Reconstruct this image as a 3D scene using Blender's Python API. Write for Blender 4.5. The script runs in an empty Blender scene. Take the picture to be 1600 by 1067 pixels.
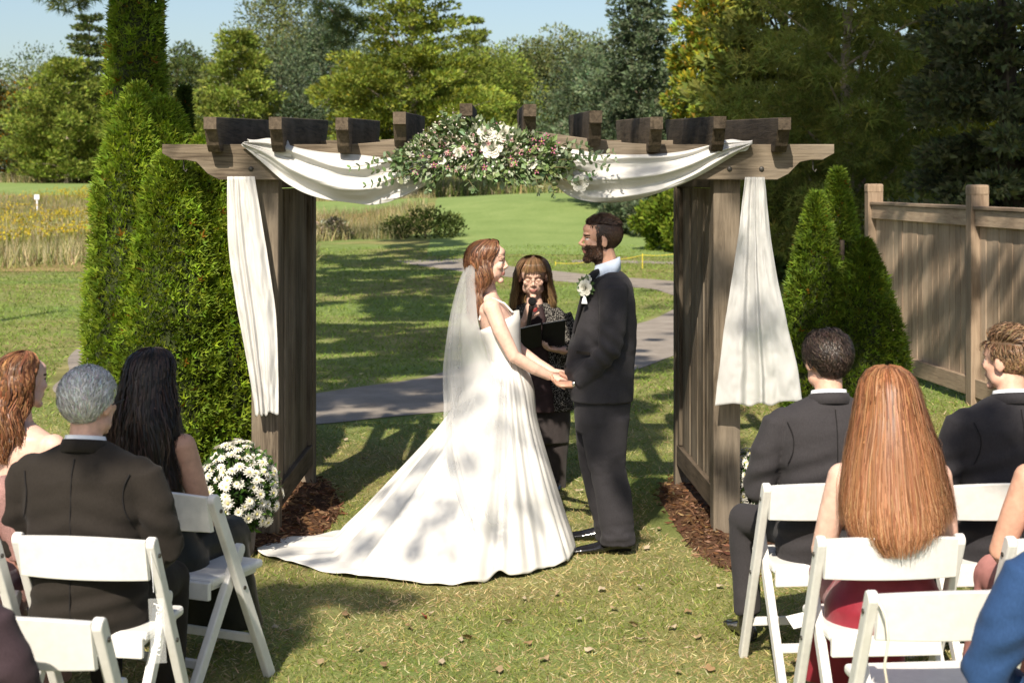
import bpy, math, random
import numpy as np
from mathutils import Vector, Matrix

random.seed(7)
rng = np.random.default_rng(11)
scene = bpy.context.scene
COL = scene.collection
PI = math.pi
R = math.radians

# ------------------------------------------------------------------ camera
# measured: 54 mm lens, eye 2.0 m above the lawn, level, horizon at y = 280 of 1067
F, EYE, HY = 2400.0, 2.0, 280.0
cam_d = bpy.data.cameras.new('camera')
cam = bpy.data.objects.new('camera', cam_d)
COL.objects.link(cam)
cam.location = (0, 0, EYE)
cam.rotation_euler = (R(90), 0, 0)
cam_d.sensor_width = 36
cam_d.lens = 36 * F / 1600
cam_d.shift_y = -(533.5 - HY) / 1600
cam_d.clip_end = 3000
cam_d.dof.use_dof = True
cam_d.dof.focus_distance = 8.4
cam_d.dof.aperture_fstop = 5.0
scene.camera = cam

# ------------------------------------------------------------------ daylight
SUN_EL, SUN_AZ = R(42), R(13)          # sun stands behind the camera, a little to the left
SUN = np.array([math.sin(SUN_AZ) * math.cos(SUN_EL), math.cos(SUN_AZ) * math.cos(SUN_EL), -math.sin(SUN_EL)])
world = bpy.data.worlds.new('World')
scene.world = world
world.use_nodes = True
wn = world.node_tree
wn.nodes.clear()
sky = wn.nodes.new('ShaderNodeTexSky')
sky.sky_type = 'NISHITA'
sky.sun_disc = False
sky.sun_elevation = SUN_EL
sky.sun_rotation = PI + SUN_AZ
sky.air_density = 1.0
sky.dust_density = 1.6
sky.ozone_density = 1.2
bg = wn.nodes.new('ShaderNodeBackground')
bg.inputs['Strength'].default_value = 0.092
wo = wn.nodes.new('ShaderNodeOutputWorld')
wn.links.new(sky.outputs[0], bg.inputs[0])
wn.links.new(bg.outputs[0], wo.inputs[0])
sl = bpy.data.lights.new('sun', 'SUN')
sl.energy = 5.0
sl.angle = R(0.55)
sl.color = (1.0, 0.90, 0.75)
so = bpy.data.objects.new('sun', sl)
COL.objects.link(so)
so.rotation_euler = Vector((-SUN[0], -SUN[1], -SUN[2])).to_track_quat('Z', 'Y').to_euler()
so.location = (-8, -25, 25)
scene.view_settings.view_transform = 'Standard'
scene.view_settings.look = 'None'
scene.view_settings.exposure = 0.56
scene.view_settings.gamma = 1
scene.view_settings.use_curve_mapping = False
scene.cycles.use_denoising = True
scene.cycles.max_bounces = 6
scene.cycles.diffuse_bounces = 3
scene.cycles.glossy_bounces = 2
scene.cycles.transmission_bounces = 4
scene.cycles.transparent_max_bounces = 12
scene.cycles.caustics_reflective = False
scene.cycles.caustics_refractive = False


# ------------------------------------------------------------------ helpers
def V(*a):
    return np.array(a, float)


def P(px, py, D):
    """world point seen at photo pixel (px, py) at distance D"""
    return np.array([(px - 800) / F * D, D, EYE - (py - HY) / F * D])


def G(px, py):
    D = EYE * F / (py - HY)
    return P(px, py, D)


def nrm(v):
    v = np.asarray(v, float)
    return v / (np.linalg.norm(v, axis=-1, keepdims=True) + 1e-12)


def smooth01(x):
    x = np.clip(x, 0, 1)
    return x * x * (3 - 2 * x)


def interp(t, ks, vs):
    """smooth interpolation of rows of vs at keys ks"""
    t = np.atleast_1d(np.asarray(t, float))
    ks = np.asarray(ks, float)
    vs = np.asarray(vs, float)
    if vs.ndim == 1:
        vs = vs[:, None]
    n = len(ks)
    m = np.zeros_like(vs)
    d = (vs[1:] - vs[:-1]) / (ks[1:] - ks[:-1])[:, None]
    m[1:-1] = 0.5 * (d[1:] + d[:-1])
    m[0], m[-1] = d[0], d[-1]
    i = np.clip(np.searchsorted(ks, t, side='right') - 1, 0, n - 2)
    h = (ks[i + 1] - ks[i])
    s = ((t - ks[i]) / h)[:, None]
    h = h[:, None]
    out = (2 * s**3 - 3 * s**2 + 1) * vs[i] + (s**3 - 2 * s**2 + s) * h * m[i] + (-2 * s**3 + 3 * s**2) * vs[i + 1] + (s**3 - s**2) * h * m[i + 1]
    return out


def _hash(ix, iy, iz, seed):
    n = (ix * 374761393 + iy * 668265263 + iz * 1274126177 + seed * 974634777) & 0xffffffff
    n = ((n ^ (n >> 13)) * 1274126177) & 0xffffffff
    n = ((n ^ (n >> 15)) * 2246822519) & 0xffffffff
    return ((n ^ (n >> 16)) & 0xffff) / 65535.0


def vnoise(p, seed=0):
    """value noise in -1..1, p (n,3)"""
    p = np.asarray(p, float)
    i = np.floor(p).astype(np.int64)
    f = p - i
    f = f * f * (3 - 2 * f)
    x, y, z = i[:, 0], i[:, 1], i[:, 2]
    r = 0
    for dx in (0, 1):
        wx = f[:, 0] if dx else 1 - f[:, 0]
        for dy in (0, 1):
            wy = f[:, 1] if dy else 1 - f[:, 1]
            for dz in (0, 1):
                wz = f[:, 2] if dz else 1 - f[:, 2]
                r = r + wx * wy * wz * _hash(x + dx, y + dy, z + dz, seed)
    return r * 2 - 1


def fbm(p, seed=0, o=3):
    a, s, r = 1.0, 1.0, 0
    for k in range(o):
        r = r + a * vnoise(np.asarray(p) * s, seed + k * 17)
        a *= .5
        s *= 2.03
    return r


def frame(fwd, up=(0, 0, 1)):
    """3x3 with columns right, forward, up"""
    f = nrm(np.asarray(fwd, float))
    u = np.asarray(up, float)
    r = nrm(np.cross(f, u))
    u = np.cross(r, f)
    return np.stack([r, f, u], axis=1)


class MB:
    def __init__(s):
        s.v, s.f, s.m, s.c, s.n = [], [], [], [], 0
        s.hascol = False

    def add(s, v, f, m=0, c=None):
        v = np.asarray(v, float).reshape(-1, 3)
        if isinstance(f, np.ndarray):
            groups = [f]
        else:
            d = {}
            for q in f:
                d.setdefault(len(q), []).append(q)
            groups = [np.array(x) for x in d.values()]
        for g in groups:
            s.f.append(g + s.n)
            s.m.append(np.full(len(g), m, np.int32) if np.isscalar(m) else np.asarray(m, np.int32))
        if c is None:
            c = np.ones((len(v), 3)) * .5
        else:
            s.hascol = True
            c = np.asarray(c, float)
            if c.ndim == 1:
                c = np.tile(c, (len(v), 1))
        s.v.append(v)
        s.c.append(c)
        s.n += len(v)
        return s

    def box(s, c, size, Rm=None, m=0):
        v = np.array([[x, y, z] for z in (-.5, .5) for y in (-.5, .5) for x in (-.5, .5)]) * np.asarray(size, float)
        if Rm is not None:
            v = v @ np.asarray(Rm).T
        return s.add(v + np.asarray(c, float), [(0, 2, 3, 1), (4, 5, 7, 6), (0, 1, 5, 4), (2, 6, 7, 3), (0, 4, 6, 2), (1, 3, 7, 5)], m)

    def loft(s, rings, cap=True, m=0, closed=True, c=None):
        rings = np.asarray(rings, float)
        n, k = rings.shape[:2]
        v = rings.reshape(-1, 3)
        a = np.arange(n - 1)[:, None] * k
        j = np.arange(k if closed else k - 1)[None, :]
        j2 = (j + 1) % k
        f = np.stack([a + j, a + j2, a + k + j2, a + k + j], axis=-1).reshape(-1, 4)
        s.add(v, f, m, c)
        if cap and closed:
            for r, flip in ((rings[0], True), (rings[-1], False)):
                vv = np.vstack([r, r.mean(0)])
                ff = [(i, (i + 1) % k, k) for i in range(k)]
                if flip:
                    ff = [t[::-1] for t in ff]
                s.add(vv, ff, m, None if c is None else (c if np.ndim(c) == 1 else np.tile(np.asarray(c)[0], (k + 1, 1))))
        return s

    def tube(s, pts, rad, seg=10, ref=None, m=0, cap=True, c=None, round_ends=False):
        """swept ellipse; rad: scalar, list, or list of (ra, rb) with ra along ref"""
        pts = np.asarray(pts, float)
        n = len(pts)
        rad = np.asarray(rad, float)
        if rad.ndim == 0:
            rad = np.full(n, float(rad))
        if rad.ndim == 1:
            rad = np.stack([rad, rad], axis=1)
        if round_ends:
            d0 = nrm(pts[0] - pts[1]); d1 = nrm(pts[-1] - pts[-2])
            r0, r1 = rad[0].mean(), rad[-1].mean()
            add0 = [(pts[0] + d0 * r0 * q, rad[0] * math.sqrt(max(0, 1 - q * q)) + 1e-5) for q in (.98, .8, .45)]
            add1 = [(pts[-1] + d1 * r1 * q, rad[-1] * math.sqrt(max(0, 1 - q * q)) + 1e-5) for q in (.45, .8, .98)]
            pts = np.vstack([[a[0] for a in add0], pts, [a[0] for a in add1]])
            rad = np.vstack([[a[1] for a in add0], rad, [a[1] for a in add1]])
            n = len(pts)
        t = np.gradient(pts, axis=0)
        t = nrm(t)
        if ref is None:
            ref = V(0, 0, 1) if abs(t[0][2]) < .8 else V(0, 1, 0)
        u = np.asarray(ref, float)
        rings = []
        th = np.linspace(0, 2 * PI, seg, endpoint=False)
        for i in range(n):
            u = nrm(u - t[i] * np.dot(u, t[i]))
            w = np.cross(t[i], u)
            rings.append(pts[i] + np.outer(np.cos(th) * rad[i, 0], u) + np.outer(np.sin(th) * rad[i, 1], w))
        return s.loft(np.array(rings), cap, m, True, c)

    def ell(s, c, r, Rm=None, nu=14, nv=9, m=0, col=None):
        r = np.broadcast_to(np.asarray(r, float), (3,))
        th = np.linspace(0, 2 * PI, nu, endpoint=False)
        ph = np.linspace(-PI / 2, PI / 2, nv)
        ph[0] += .02; ph[-1] -= .02
        rings = np.array([[(math.cos(p) * math.cos(t), math.cos(p) * math.sin(t), math.sin(p)) for t in th] for p in ph]) * r
        if Rm is not None:
            rings = rings @ np.asarray(Rm).T
        return s.loft(rings + np.asarray(c, float), True, m, True, col)

    def prism(s, outline, thick, origin, ax, ay, m=0):
        """outline in (a, b) extruded by thick along ax x ay, centred"""
        o = np.asarray(outline, float)
        ax, ay = np.asarray(ax, float), np.asarray(ay, float)
        az = np.cross(ax, ay)
        base = np.asarray(origin, float) + o[:, :1] * ax + o[:, 1:2] * ay
        k = len(o)
        v = np.vstack([base - az * thick / 2, base + az * thick / 2])
        f = [tuple(range(k))[::-1], tuple(range(k, 2 * k))] + [(i, (i + 1) % k, k + (i + 1) % k, k + i) for i in range(k)]
        return s.add(v, f, m)

    def arrays(s):
        return np.vstack(s.v), s.f, np.vstack(s.c)

    def mesh(s, name, mats, smooth=True, offset=None):
        v = np.vstack(s.v) if s.v else np.zeros((0, 3))
        if offset is not None:
            v = v - np.asarray(offset)
        me = bpy.data.meshes.new(name)
        me.vertices.add(len(v))
        me.vertices.foreach_set('co', v.astype(np.float32).ravel())
        li = np.concatenate([g.ravel() for g in s.f]).astype(np.int32)
        cnt = np.concatenate([np.full(len(g), g.shape[1], np.int32) for g in s.f])
        st = np.concatenate([[0], np.cumsum(cnt)[:-1]]).astype(np.int32)
        me.loops.add(len(li))
        me.loops.foreach_set('vertex_index', li)
        me.polygons.add(len(cnt))
        me.polygons.foreach_set('loop_start', st)
        me.polygons.foreach_set('material_index', np.concatenate(s.m).astype(np.int32))
        me.polygons.foreach_set('use_smooth', np.full(len(cnt), bool(smooth)))
        if s.hascol:
            c = np.vstack(s.c)
            at = me.color_attributes.new('Col', 'FLOAT_COLOR', 'POINT')
            at.data.foreach_set('color', np.hstack([c, np.ones((len(c), 1))]).astype(np.float32).ravel())
        for mt in (mats if isinstance(mats, (list, tuple)) else [mats]):
            me.materials.append(mt)
        me.update()
        me.validate()
        return me

    def build(s, name, mats, parent=None, smooth=True, bevel=0, loc=None):
        off = V(0, 0, 0)
        if parent is not None:
            off = world_loc(parent)
        if loc is not None:
            me = s.mesh(name, mats, smooth, loc)
        else:
            me = s.mesh(name, mats, smooth, off)
        o = bpy.data.objects.new(name, me)
        COL.objects.link(o)
        if parent is not None:
            o.parent = parent
        if loc is not None:
            o.location = Vector(np.asarray(loc) - off)
        if bevel:
            b = o.modifiers.new('bevel', 'BEVEL')
            b.width = bevel
            b.segments = 2
            b.limit_method = 'ANGLE'
        return o


def world_loc(o):
    p = V(0, 0, 0)
    while o is not None:
        p = p + np.array(o.location)
        o = o.parent
    return p


def tag(o, label=None, cat=None, group=None, kind=None):
    if label:
        o['label'] = label
    if cat:
        o['category'] = cat
    if group:
        o['group'] = group
    if kind:
        o['kind'] = kind
    return o


def thing(name, loc, label, cat, group=None):
    o = bpy.data.objects.new(name, None)
    o.empty_display_size = .1
    o.location = Vector(np.asarray(loc, float))
    COL.objects.link(o)
    return tag(o, label, cat, group)


def inst(me, name, parent, loc, rot=None, scale=1.0):
    """another object that shares mesh data; rot is a 3x3"""
    o = bpy.data.objects.new(name, me)
    COL.objects.link(o)
    l = np.asarray(loc, float)
    if parent is not None:
        o.parent = parent
        l = l - world_loc(parent)
    M = np.eye(4)
    M[:3, :3] = (np.eye(3) if rot is None else np.asarray(rot)) * scale
    M[:3, 3] = l
    o.matrix_local = Matrix(M.tolist())
    return o


def rotm(axis, ang):
    a = nrm(np.asarray(axis, float))
    K = np.array([[0, -a[2], a[1]], [a[2], 0, -a[0]], [-a[1], a[0], 0]])
    return np.eye(3) + math.sin(ang) * K + (1 - math.cos(ang)) * K @ K


def rotz(a):
    return rotm((0, 0, 1), a)


# ---- surface union and smoothing for bodies and clothes
def remesh(mb, voxel, iters=2):
    me = mb.mesh('tmp', [], True)
    o = bpy.data.objects.new('tmp', me)
    COL.objects.link(o)
    md = o.modifiers.new('r', 'REMESH')
    md.mode = 'VOXEL'
    md.voxel_size = voxel
    dg = bpy.context.evaluated_depsgraph_get()
    ev = o.evaluated_get(dg)
    m2 = ev.to_mesh()
    n = len(m2.vertices)
    v = np.empty(n * 3, np.float32)
    m2.vertices.foreach_get('co', v)
    v = v.reshape(-1, 3).astype(float)
    q = np.empty(len(m2.loops), np.int32)
    m2.loops.foreach_get('vertex_index', q)
    tot = np.empty(len(m2.polygons), np.int32)
    m2.polygons.foreach_get('loop_total', tot)
    if (tot == 4).all():
        f = q.reshape(-1, 4)
    else:
        st = np.concatenate([[0], np.cumsum(tot)[:-1]])
        f4 = [q[a:a + 4] for a in st[tot == 4]]
        f = np.array(f4)
    ev.to_mesh_clear()
    bpy.data.objects.remove(o)
    bpy.data.meshes.remove(me)
    v = lap(v, f, iters)
    return v, f


def lap(v, f, iters, w=.6):
    k = f.shape[1]
    a = np.concatenate([f[:, i] for i in range(k)])
    b = np.concatenate([f[:, (i + 1) % k] for i in range(k)])
    A = np.concatenate([a, b]); B = np.concatenate([b, a])
    n = len(v)
    cnt = np.maximum(np.bincount(A, minlength=n), 1)
    for i in range(iters * 2):
        s = np.stack([np.bincount(A, v[B, j], minlength=n) for j in range(3)], axis=1) / cnt[:, None]
        v = v + (s - v) * (w if i % 2 == 0 else -w * .9)
    return v


def vnormals(v, f):
    a, b, c = v[f[:, 0]], v[f[:, 1]], v[f[:, 2]]
    n = np.cross(b - a, c - a)
    out = np.zeros_like(v)
    for i in range(f.shape[1]):
        for j in range(3):
            out[:, j] += np.bincount(f[:, i], n[:, j], minlength=len(v))
    return nrm(out)


def wrinkle(v, f, amp, scale, seed=0, o=3, ridged=False):
    n = vnormals(v, f)
    q = fbm(v * np.asarray(scale), seed, o)
    if ridged:
        q = 1 - np.abs(q) * 2
    return v + n * (q * amp)[:, None]


# ------------------------------------------------------------------ materials
MATS = {}


class NT:
    def __init__(s, name):
        s.m = bpy.data.materials.new(name)
        s.m.use_nodes = True
        s.t = s.m.node_tree
        s.t.nodes.clear()
        s.out = s.t.nodes.new('ShaderNodeOutputMaterial')

    def n(s, typ, **kw):
        nd = s.t.nodes.new(typ)
        for k, v in kw.items():
            if k in ('operation', 'blend_type', 'data_type', 'attribute_name', 'wave_type', 'bands_direction', 'noise_dimensions', 'feature', 'distance', 'mode'):
                setattr(nd, k, v)
            else:
                nd.inputs[k.replace('_', ' ')].default_value = v
        return nd

    def l(s, a, b):
        s.t.links.new(a, b)

    def ramp(s, fac, stops):
        r = s.t.nodes.new('ShaderNodeValToRGB')
        e = r.color_ramp.elements
        while len(e) < len(stops):
            e.new(.5)
        for el, (p, c) in zip(e, stops):
            el.position = p
            el.color = (*c, 1) if len(c) == 3 else c
        s.l(fac, r.inputs[0])
        return r.outputs[0]

    def coords(s, scale=(1, 1, 1), kind='Object'):
        tc = s.t.nodes.new('ShaderNodeTexCoord')
        mp = s.t.nodes.new('ShaderNodeMapping')
        mp.inputs['Scale'].default_value = scale
        s.l(tc.outputs[kind], mp.inputs[0])
        return mp.outputs[0]

    def mix(s, fac, a, b, mode='MIX'):
        m = s.t.nodes.new('ShaderNodeMix')
        m.data_type = 'RGBA'
        m.blend_type = mode
        if isinstance(fac, (int, float)):
            m.inputs[0].default_value = fac
        else:
            s.l(fac, m.inputs[0])
        for i, q in ((6, a), (7, b)):
            if isinstance(q, tuple):
                m.inputs[i].default_value = (*q, 1)
            else:
                s.l(q, m.inputs[i])
        return m.outputs[2]

    def bump(s, h, strength, dist=.01):
        b = s.t.nodes.new('ShaderNodeBump')
        b.inputs['Strength'].default_value = strength
        b.inputs['Distance'].default_value = dist
        s.l(h, b.inputs['Height'])
        return b.outputs[0]

    def finish(s, sh):
        s.l(sh, s.out.inputs[0])
        return s.m


def mat(name, base, rough=.7, var=.25, scale=20, bump=.0, bscale=None, sheen=0, spec=.3, sss=0, metallic=0, stretch=(1, 1, 1), coat=0, dist=.01, tint=None):
    if name in MATS:
        return MATS[name]
    t = NT(name)
    b = t.n('ShaderNodeBsdfPrincipled', Roughness=rough)
    b.inputs['Specular IOR Level'].default_value = spec
    b.inputs['Sheen Weight'].default_value = sheen
    b.inputs['Sheen Roughness'].default_value = .5
    b.inputs['Metallic'].default_value = metallic
    b.inputs['Coat Weight'].default_value = coat
    if sss:
        b.inputs['Subsurface Weight'].default_value = sss
        b.inputs['Subsurface Radius'].default_value = (.012, .005, .003)
        b.inputs['Subsurface Scale'].default_value = 1.0
    co = t.coords(stretch)
    nz = t.n('ShaderNodeTexNoise', Scale=scale, Detail=5.0, Roughness=.6)
    t.l(co, nz.inputs['Vector'])
    lo = tuple(max(0, x * (1 - var)) for x in base)
    hi = tuple(min(1, x * (1 + var)) for x in (base if tint is None else tint))
    c = t.ramp(nz.outputs[0], [(.3, lo), (.7, hi)])
    t.l(c, b.inputs['Base Color'])
    if bump:
        nb = t.n('ShaderNodeTexNoise', Scale=bscale or scale * 4, Detail=4.0)
        t.l(co, nb.inputs['Vector'])
        t.l(t.bump(nb.outputs[0], bump, dist), b.inputs['Normal'])
    MATS[name] = t.finish(b.outputs[0])
    return MATS[name]


def wood(name, axis, dark, light, rough=.85, pale=None):
    """weathered timber; grain runs along axis"""
    if name in MATS:
        return MATS[name]
    t = NT(name)
    b = t.n('ShaderNodeBsdfPrincipled', Roughness=rough)
    b.inputs['Specular IOR Level'].default_value = .2
    st = [14, 14, 14]
    st[axis] = .9
    co = t.coords(tuple(st))
    oi = t.t.nodes.new('ShaderNodeObjectInfo')
    ad = t.t.nodes.new('ShaderNodeVectorMath')
    sc = t.t.nodes.new('ShaderNodeVectorMath'); sc.operation = 'SCALE'
    cb = t.t.nodes.new('ShaderNodeCombineXYZ')
    for i in range(3):
        t.l(oi.outputs['Random'], cb.inputs[i])
    t.l(cb.outputs[0], sc.inputs[0]); sc.inputs['Scale'].default_value = 37
    t.l(co, ad.inputs[0]); t.l(sc.outputs[0], ad.inputs[1])
    g = t.n('ShaderNodeTexNoise', Scale=3.0, Detail=8.0, Roughness=.7, Distortion=.6)
    t.l(ad.outputs[0], g.inputs['Vector'])
    big = t.n('ShaderNodeTexNoise', Scale=2.2, Detail=3.0)
    t.l(t.coords((1, 1, 1)), big.inputs['Vector'])
    c1 = t.ramp(g.outputs[0], [(.32, dark), (.68, light)])
    c2 = t.mix(t.ramp(big.outputs[0], [(.42, (0, 0, 0)), (.62, (1, 1, 1))]), c1, pale or light)
    c3 = t.mix(.65, c2, c1)
    hs = t.t.nodes.new('ShaderNodeHueSaturation')
    mr = t.t.nodes.new('ShaderNodeMapRange')
    mr.inputs['To Min'].default_value = .75; mr.inputs['To Max'].default_value = 1.25
    t.l(oi.outputs['Random'], mr.inputs[0])
    t.l(mr.outputs[0], hs.inputs['Value'])
    t.l(c3, hs.inputs['Color'])
    t.l(hs.outputs[0], b.inputs['Base Color'])
    t.l(t.bump(g.outputs[0], .6, .006), b.inputs['Normal'])
    MATS[name] = t.finish(b.outputs[0])
    return MATS[name]


def foliage(name, trans=.35, rough=.6, gain=1.0, spec=.25):
    """colour from the leaves' own attribute, light passes through"""
    if name in MATS:
        return MATS[name]
    t = NT(name)
    a = t.n('ShaderNodeAttribute', attribute_name='Col')
    b = t.n('ShaderNodeBsdfPrincipled', Roughness=rough)
    b.inputs['Specular IOR Level'].default_value = spec
    tr = t.t.nodes.new('ShaderNodeBsdfTranslucent')
    hs = t.n('ShaderNodeHueSaturation', Saturation=1.1, Value=gain)
    t.l(a.outputs['Color'], hs.inputs['Color'])
    t.l(hs.outputs[0], b.inputs['Base Color'])
    hs2 = t.n('ShaderNodeHueSaturation', Hue=.485, Saturation=1.15, Value=gain * 1.1)
    t.l(a.outputs['Color'], hs2.inputs['Color'])
    t.l(hs2.outputs[0], tr.inputs[0])
    mx = t.n('ShaderNodeMixShader', Fac=trans)
    t.l(b.outputs[0], mx.inputs[1]); t.l(tr.outputs[0], mx.inputs[2])
    MATS[name] = t.finish(mx.outputs[0])
    return MATS[name]


def cloth(name, base, trans=.2, alpha=1.0, rough=.6, sheen=.1, bump=0, wave=0, spec=.25):
    if name in MATS:
        return MATS[name]
    t = NT(name)
    b = t.n('ShaderNodeBsdfPrincipled', Roughness=rough)
    b.inputs['Base Color'].default_value = (*base, 1)
    b.inputs['Specular IOR Level'].default_value = spec
    b.inputs['Sheen Weight'].default_value = sheen
    nz = t.n('ShaderNodeTexNoise', Scale=9.0, Detail=4.0)
    t.l(t.coords((1, 1, .35)), nz.inputs['Vector'])
    if bump:
        t.l(t.bump(nz.outputs[0], bump, .02), b.inputs['Normal'])
    tr = t.t.nodes.new('ShaderNodeBsdfTranslucent')
    tr.inputs[0].default_value = (*base, 1)
    mx = t.n('ShaderNodeMixShader', Fac=trans)
    t.l(b.outputs[0], mx.inputs[1]); t.l(tr.outputs[0], mx.inputs[2])
    o = mx.outputs[0]
    if alpha < 1:
        tp = t.t.nodes.new('ShaderNodeBsdfTransparent')
        m2 = t.n('ShaderNodeMixShader', Fac=alpha)
        if wave:
            rr = t.t.nodes.new('ShaderNodeMapRange')
            rr.inputs['From Min'].default_value = .3; rr.inputs['From Max'].default_value = .7
            rr.inputs['To Min'].default_value = alpha - wave; rr.inputs['To Max'].default_value = alpha + wave
            t.l(nz.outputs[0], rr.inputs[0]); t.l(rr.outputs[0], m2.inputs[0])
        t.l(tp.outputs[0], m2.inputs[1]); t.l(o, m2.inputs[2])
        o = m2.outputs[0]
    MATS[name] = t.finish(o)
    return MATS[name]


def hairmat(name):
    if name in MATS:
        return MATS[name]
    t = NT(name)
    a = t.n('ShaderNodeAttribute', attribute_name='Col')
    b = t.n('ShaderNodeBsdfPrincipled', Roughness=.42)
    b.inputs['Specular IOR Level'].default_value = .28
    b.inputs['Anisotropic'].default_value = .5
    t.l(a.outputs['Color'], b.inputs['Base Color'])
    MATS[name] = t.finish(b.outputs[0])
    return MATS[name]


# ------------------------------------------------------------------ ground and terrain
def terrain(X, D):
    X = np.asarray(X, float); D = np.asarray(D, float)
    z = 1.75 * smooth01((D - 36) / 85) + 1.6 * smooth01((D - 115) / 200)
    z = z + .95 * np.exp(-((X - 2.0) / 9.0) ** 2 - ((D - 62) / 15.0) ** 2)       # fairway mound
    z = z - .30 * np.exp(-((X + 7) / 5.0) ** 2 - ((D - 52) / 6.0) ** 2)          # dip behind the lawn's crest
    z = z + .03 * np.sin(X * .31 + 1) * np.sin(D * .23) * smooth01((D - 14) / 10)
    return z


def sheet(name, mtl, poly_rows, lift, label=None, cat=None, kind='structure', sub=1):
    """sheet draped on the terrain; poly_rows = rows of (X, D)"""
    rows = np.asarray(poly_rows, float)
    n, k = rows.shape[:2]
    v = np.stack([rows[..., 0], rows[..., 1], terrain(rows[..., 0], rows[..., 1]) + lift], axis=-1)
    mb = MB()
    mb.loft(v, cap=False, closed=False)
    o = mb.build(name, mtl)
    return tag(o, label, cat, kind=kind)


def ground_mat(name, stops, scale, fine=60, bumpd=.02, second=None):
    t = NT(name)
    b = t.n('ShaderNodeBsdfPrincipled', Roughness=.95)
    b.inputs['Specular IOR Level'].default_value = .08
    co = t.coords((1, 1, 1))
    n1 = t.n('ShaderNodeTexNoise', Scale=scale, Detail=6.0, Roughness=.62)
    n2 = t.n('ShaderNodeTexNoise', Scale=fine, Detail=5.0, Roughness=.7)
    t.l(co, n1.inputs['Vector']); t.l(co, n2.inputs['Vector'])
    mx = t.mix(.5, n1.outputs[0], n2.outputs[0])
    c = t.ramp(mx, stops)
    if second:
        n3 = t.n('ShaderNodeTexNoise', Scale=scale * .18, Detail=3.0)
        t.l(co, n3.inputs['Vector'])
        c = t.mix(t.ramp(n3.outputs[0], [(.4, (0, 0, 0)), (.6, (1, 1, 1))]), c, t.ramp(mx, second))
    t.l(c, b.inputs['Base Color'])
    t.l(t.bump(n2.outputs[0], .7, bumpd), b.inputs['Normal'])
    return t.finish(b.outputs[0])


lawn_mat = ground_mat('lawn', [(.36, (.13, .125, .045)), (.52, (.25, .235, .09)), (.66, (.40, .335, .17))], 1.6, 70, .02,
                      [(.36, (.11, .155, .04)), (.54, (.20, .26, .08)), (.7, (.29, .31, .13))])
D_ = np.concatenate([np.linspace(-40, 0, 9), np.linspace(1, 130, 160), np.geomspace(133, 1400, 40)])
rows = []
for d in D_:
    hw = max(60, d * .62 + 40)
    rows.append([(x, d) for x in np.linspace(-hw, hw, 81)])
sheet('lawn', lawn_mat, rows, 0)

# mown fairway strips and rough further off
fair_mat = ground_mat('fairway', [(.36, (.15, .22, .065)), (.55, (.215, .285, .095)), (.7, (.29, .335, .135))], .5, 9, .02)
field_mat = ground_mat('dry_meadow', [(.36, (.16, .12, .05)), (.55, (.33, .25, .11)), (.7, (.45, .35, .17))], .7, 7, .05)


def band(name, mtl, x0, x1, d0, d1, lift, nx=60, nd=24):
    rows = []
    for i, q in enumerate(np.linspace(0, 1, nd)):
        rows.append([(x0(dd) + (x1(dd) - x0(dd)) * u, dd) for u in np.linspace(0, 1, nx) for dd in [d0 + (d1 - d0) * q + .8 * math.sin(u * 9 + name.__len__()) * (1 if q in (0, 1) else 0)]])
    return sheet(name, mtl, rows, lift)


band('dry_meadow', field_mat, lambda d: -60, lambda d: (-.130 * d if d < 46 else -.130 * d + (d - 46) * .35) if d < 52 else -4.6 + .02 * (d - 52), 34, 86, .01, 60, 60)
band('fairway_strip', fair_mat, lambda d: -.145 * d, lambda d: -.055 * d, 60, 75, .022)
band('far_fairway', fair_mat, lambda d: -90, lambda d: 40, 86, 112, .012)
band('fairway_mound', fair_mat, lambda d: -2.2 - .04 * (d - 40), lambda d: 14, 38, 80, .006)
band('far_rough', field_mat, lambda d: -25, lambda d: 10, 113, 122, .014)

# asphalt cart path that bends back on itself to the right
path_mat = ground_mat('asphalt', [(.35, (.20, .175, .15)), (.5, (.285, .25, .215)), (.68, (.38, .34, .295))], 3.0, 220, .006)
pc = np.array([(-8.2, 34), (-6.2, 26.5), (-4.75, 20.5), (-4.0, 17), (-3.55, 15), (-3.05, 13.9), (-2.4, 13.4), (-1.74, 13.4), (-.6, 14.4), (.34, 16.2), (1.57, 18.8), (2.75, 21.8), (3.55, 24.4), (3.5, 27.6), (2.4, 29.2), (.9, 31.0), (-.6, 33.5), (-2, 37)])
tt = np.linspace(0, len(pc) - 1, 200)
pc2 = interp(tt, np.arange(len(pc)), pc)
tg = nrm(np.gradient(pc2, axis=0))
nn_ = np.stack([-tg[:, 1], tg[:, 0]], axis=1)
wv = .85 + .05 * np.sin(tt * 5)
rows = np.stack([pc2 + nn_ * wv[:, None] * q for q in np.linspace(-1, 1, 7)], axis=1)
sheet('cart_path', path_mat, rows, .006)
tt = np.linspace(0, 1, 30)
c2 = np.stack([1.4 + 6.5 * tt, 36 - 1.2 * tt - .8 * tt * tt], axis=1)
sheet('footpath', path_mat, np.stack([c2 + np.array([0, q]) for q in (-.45, 0, .45)], axis=1), .007)

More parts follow.
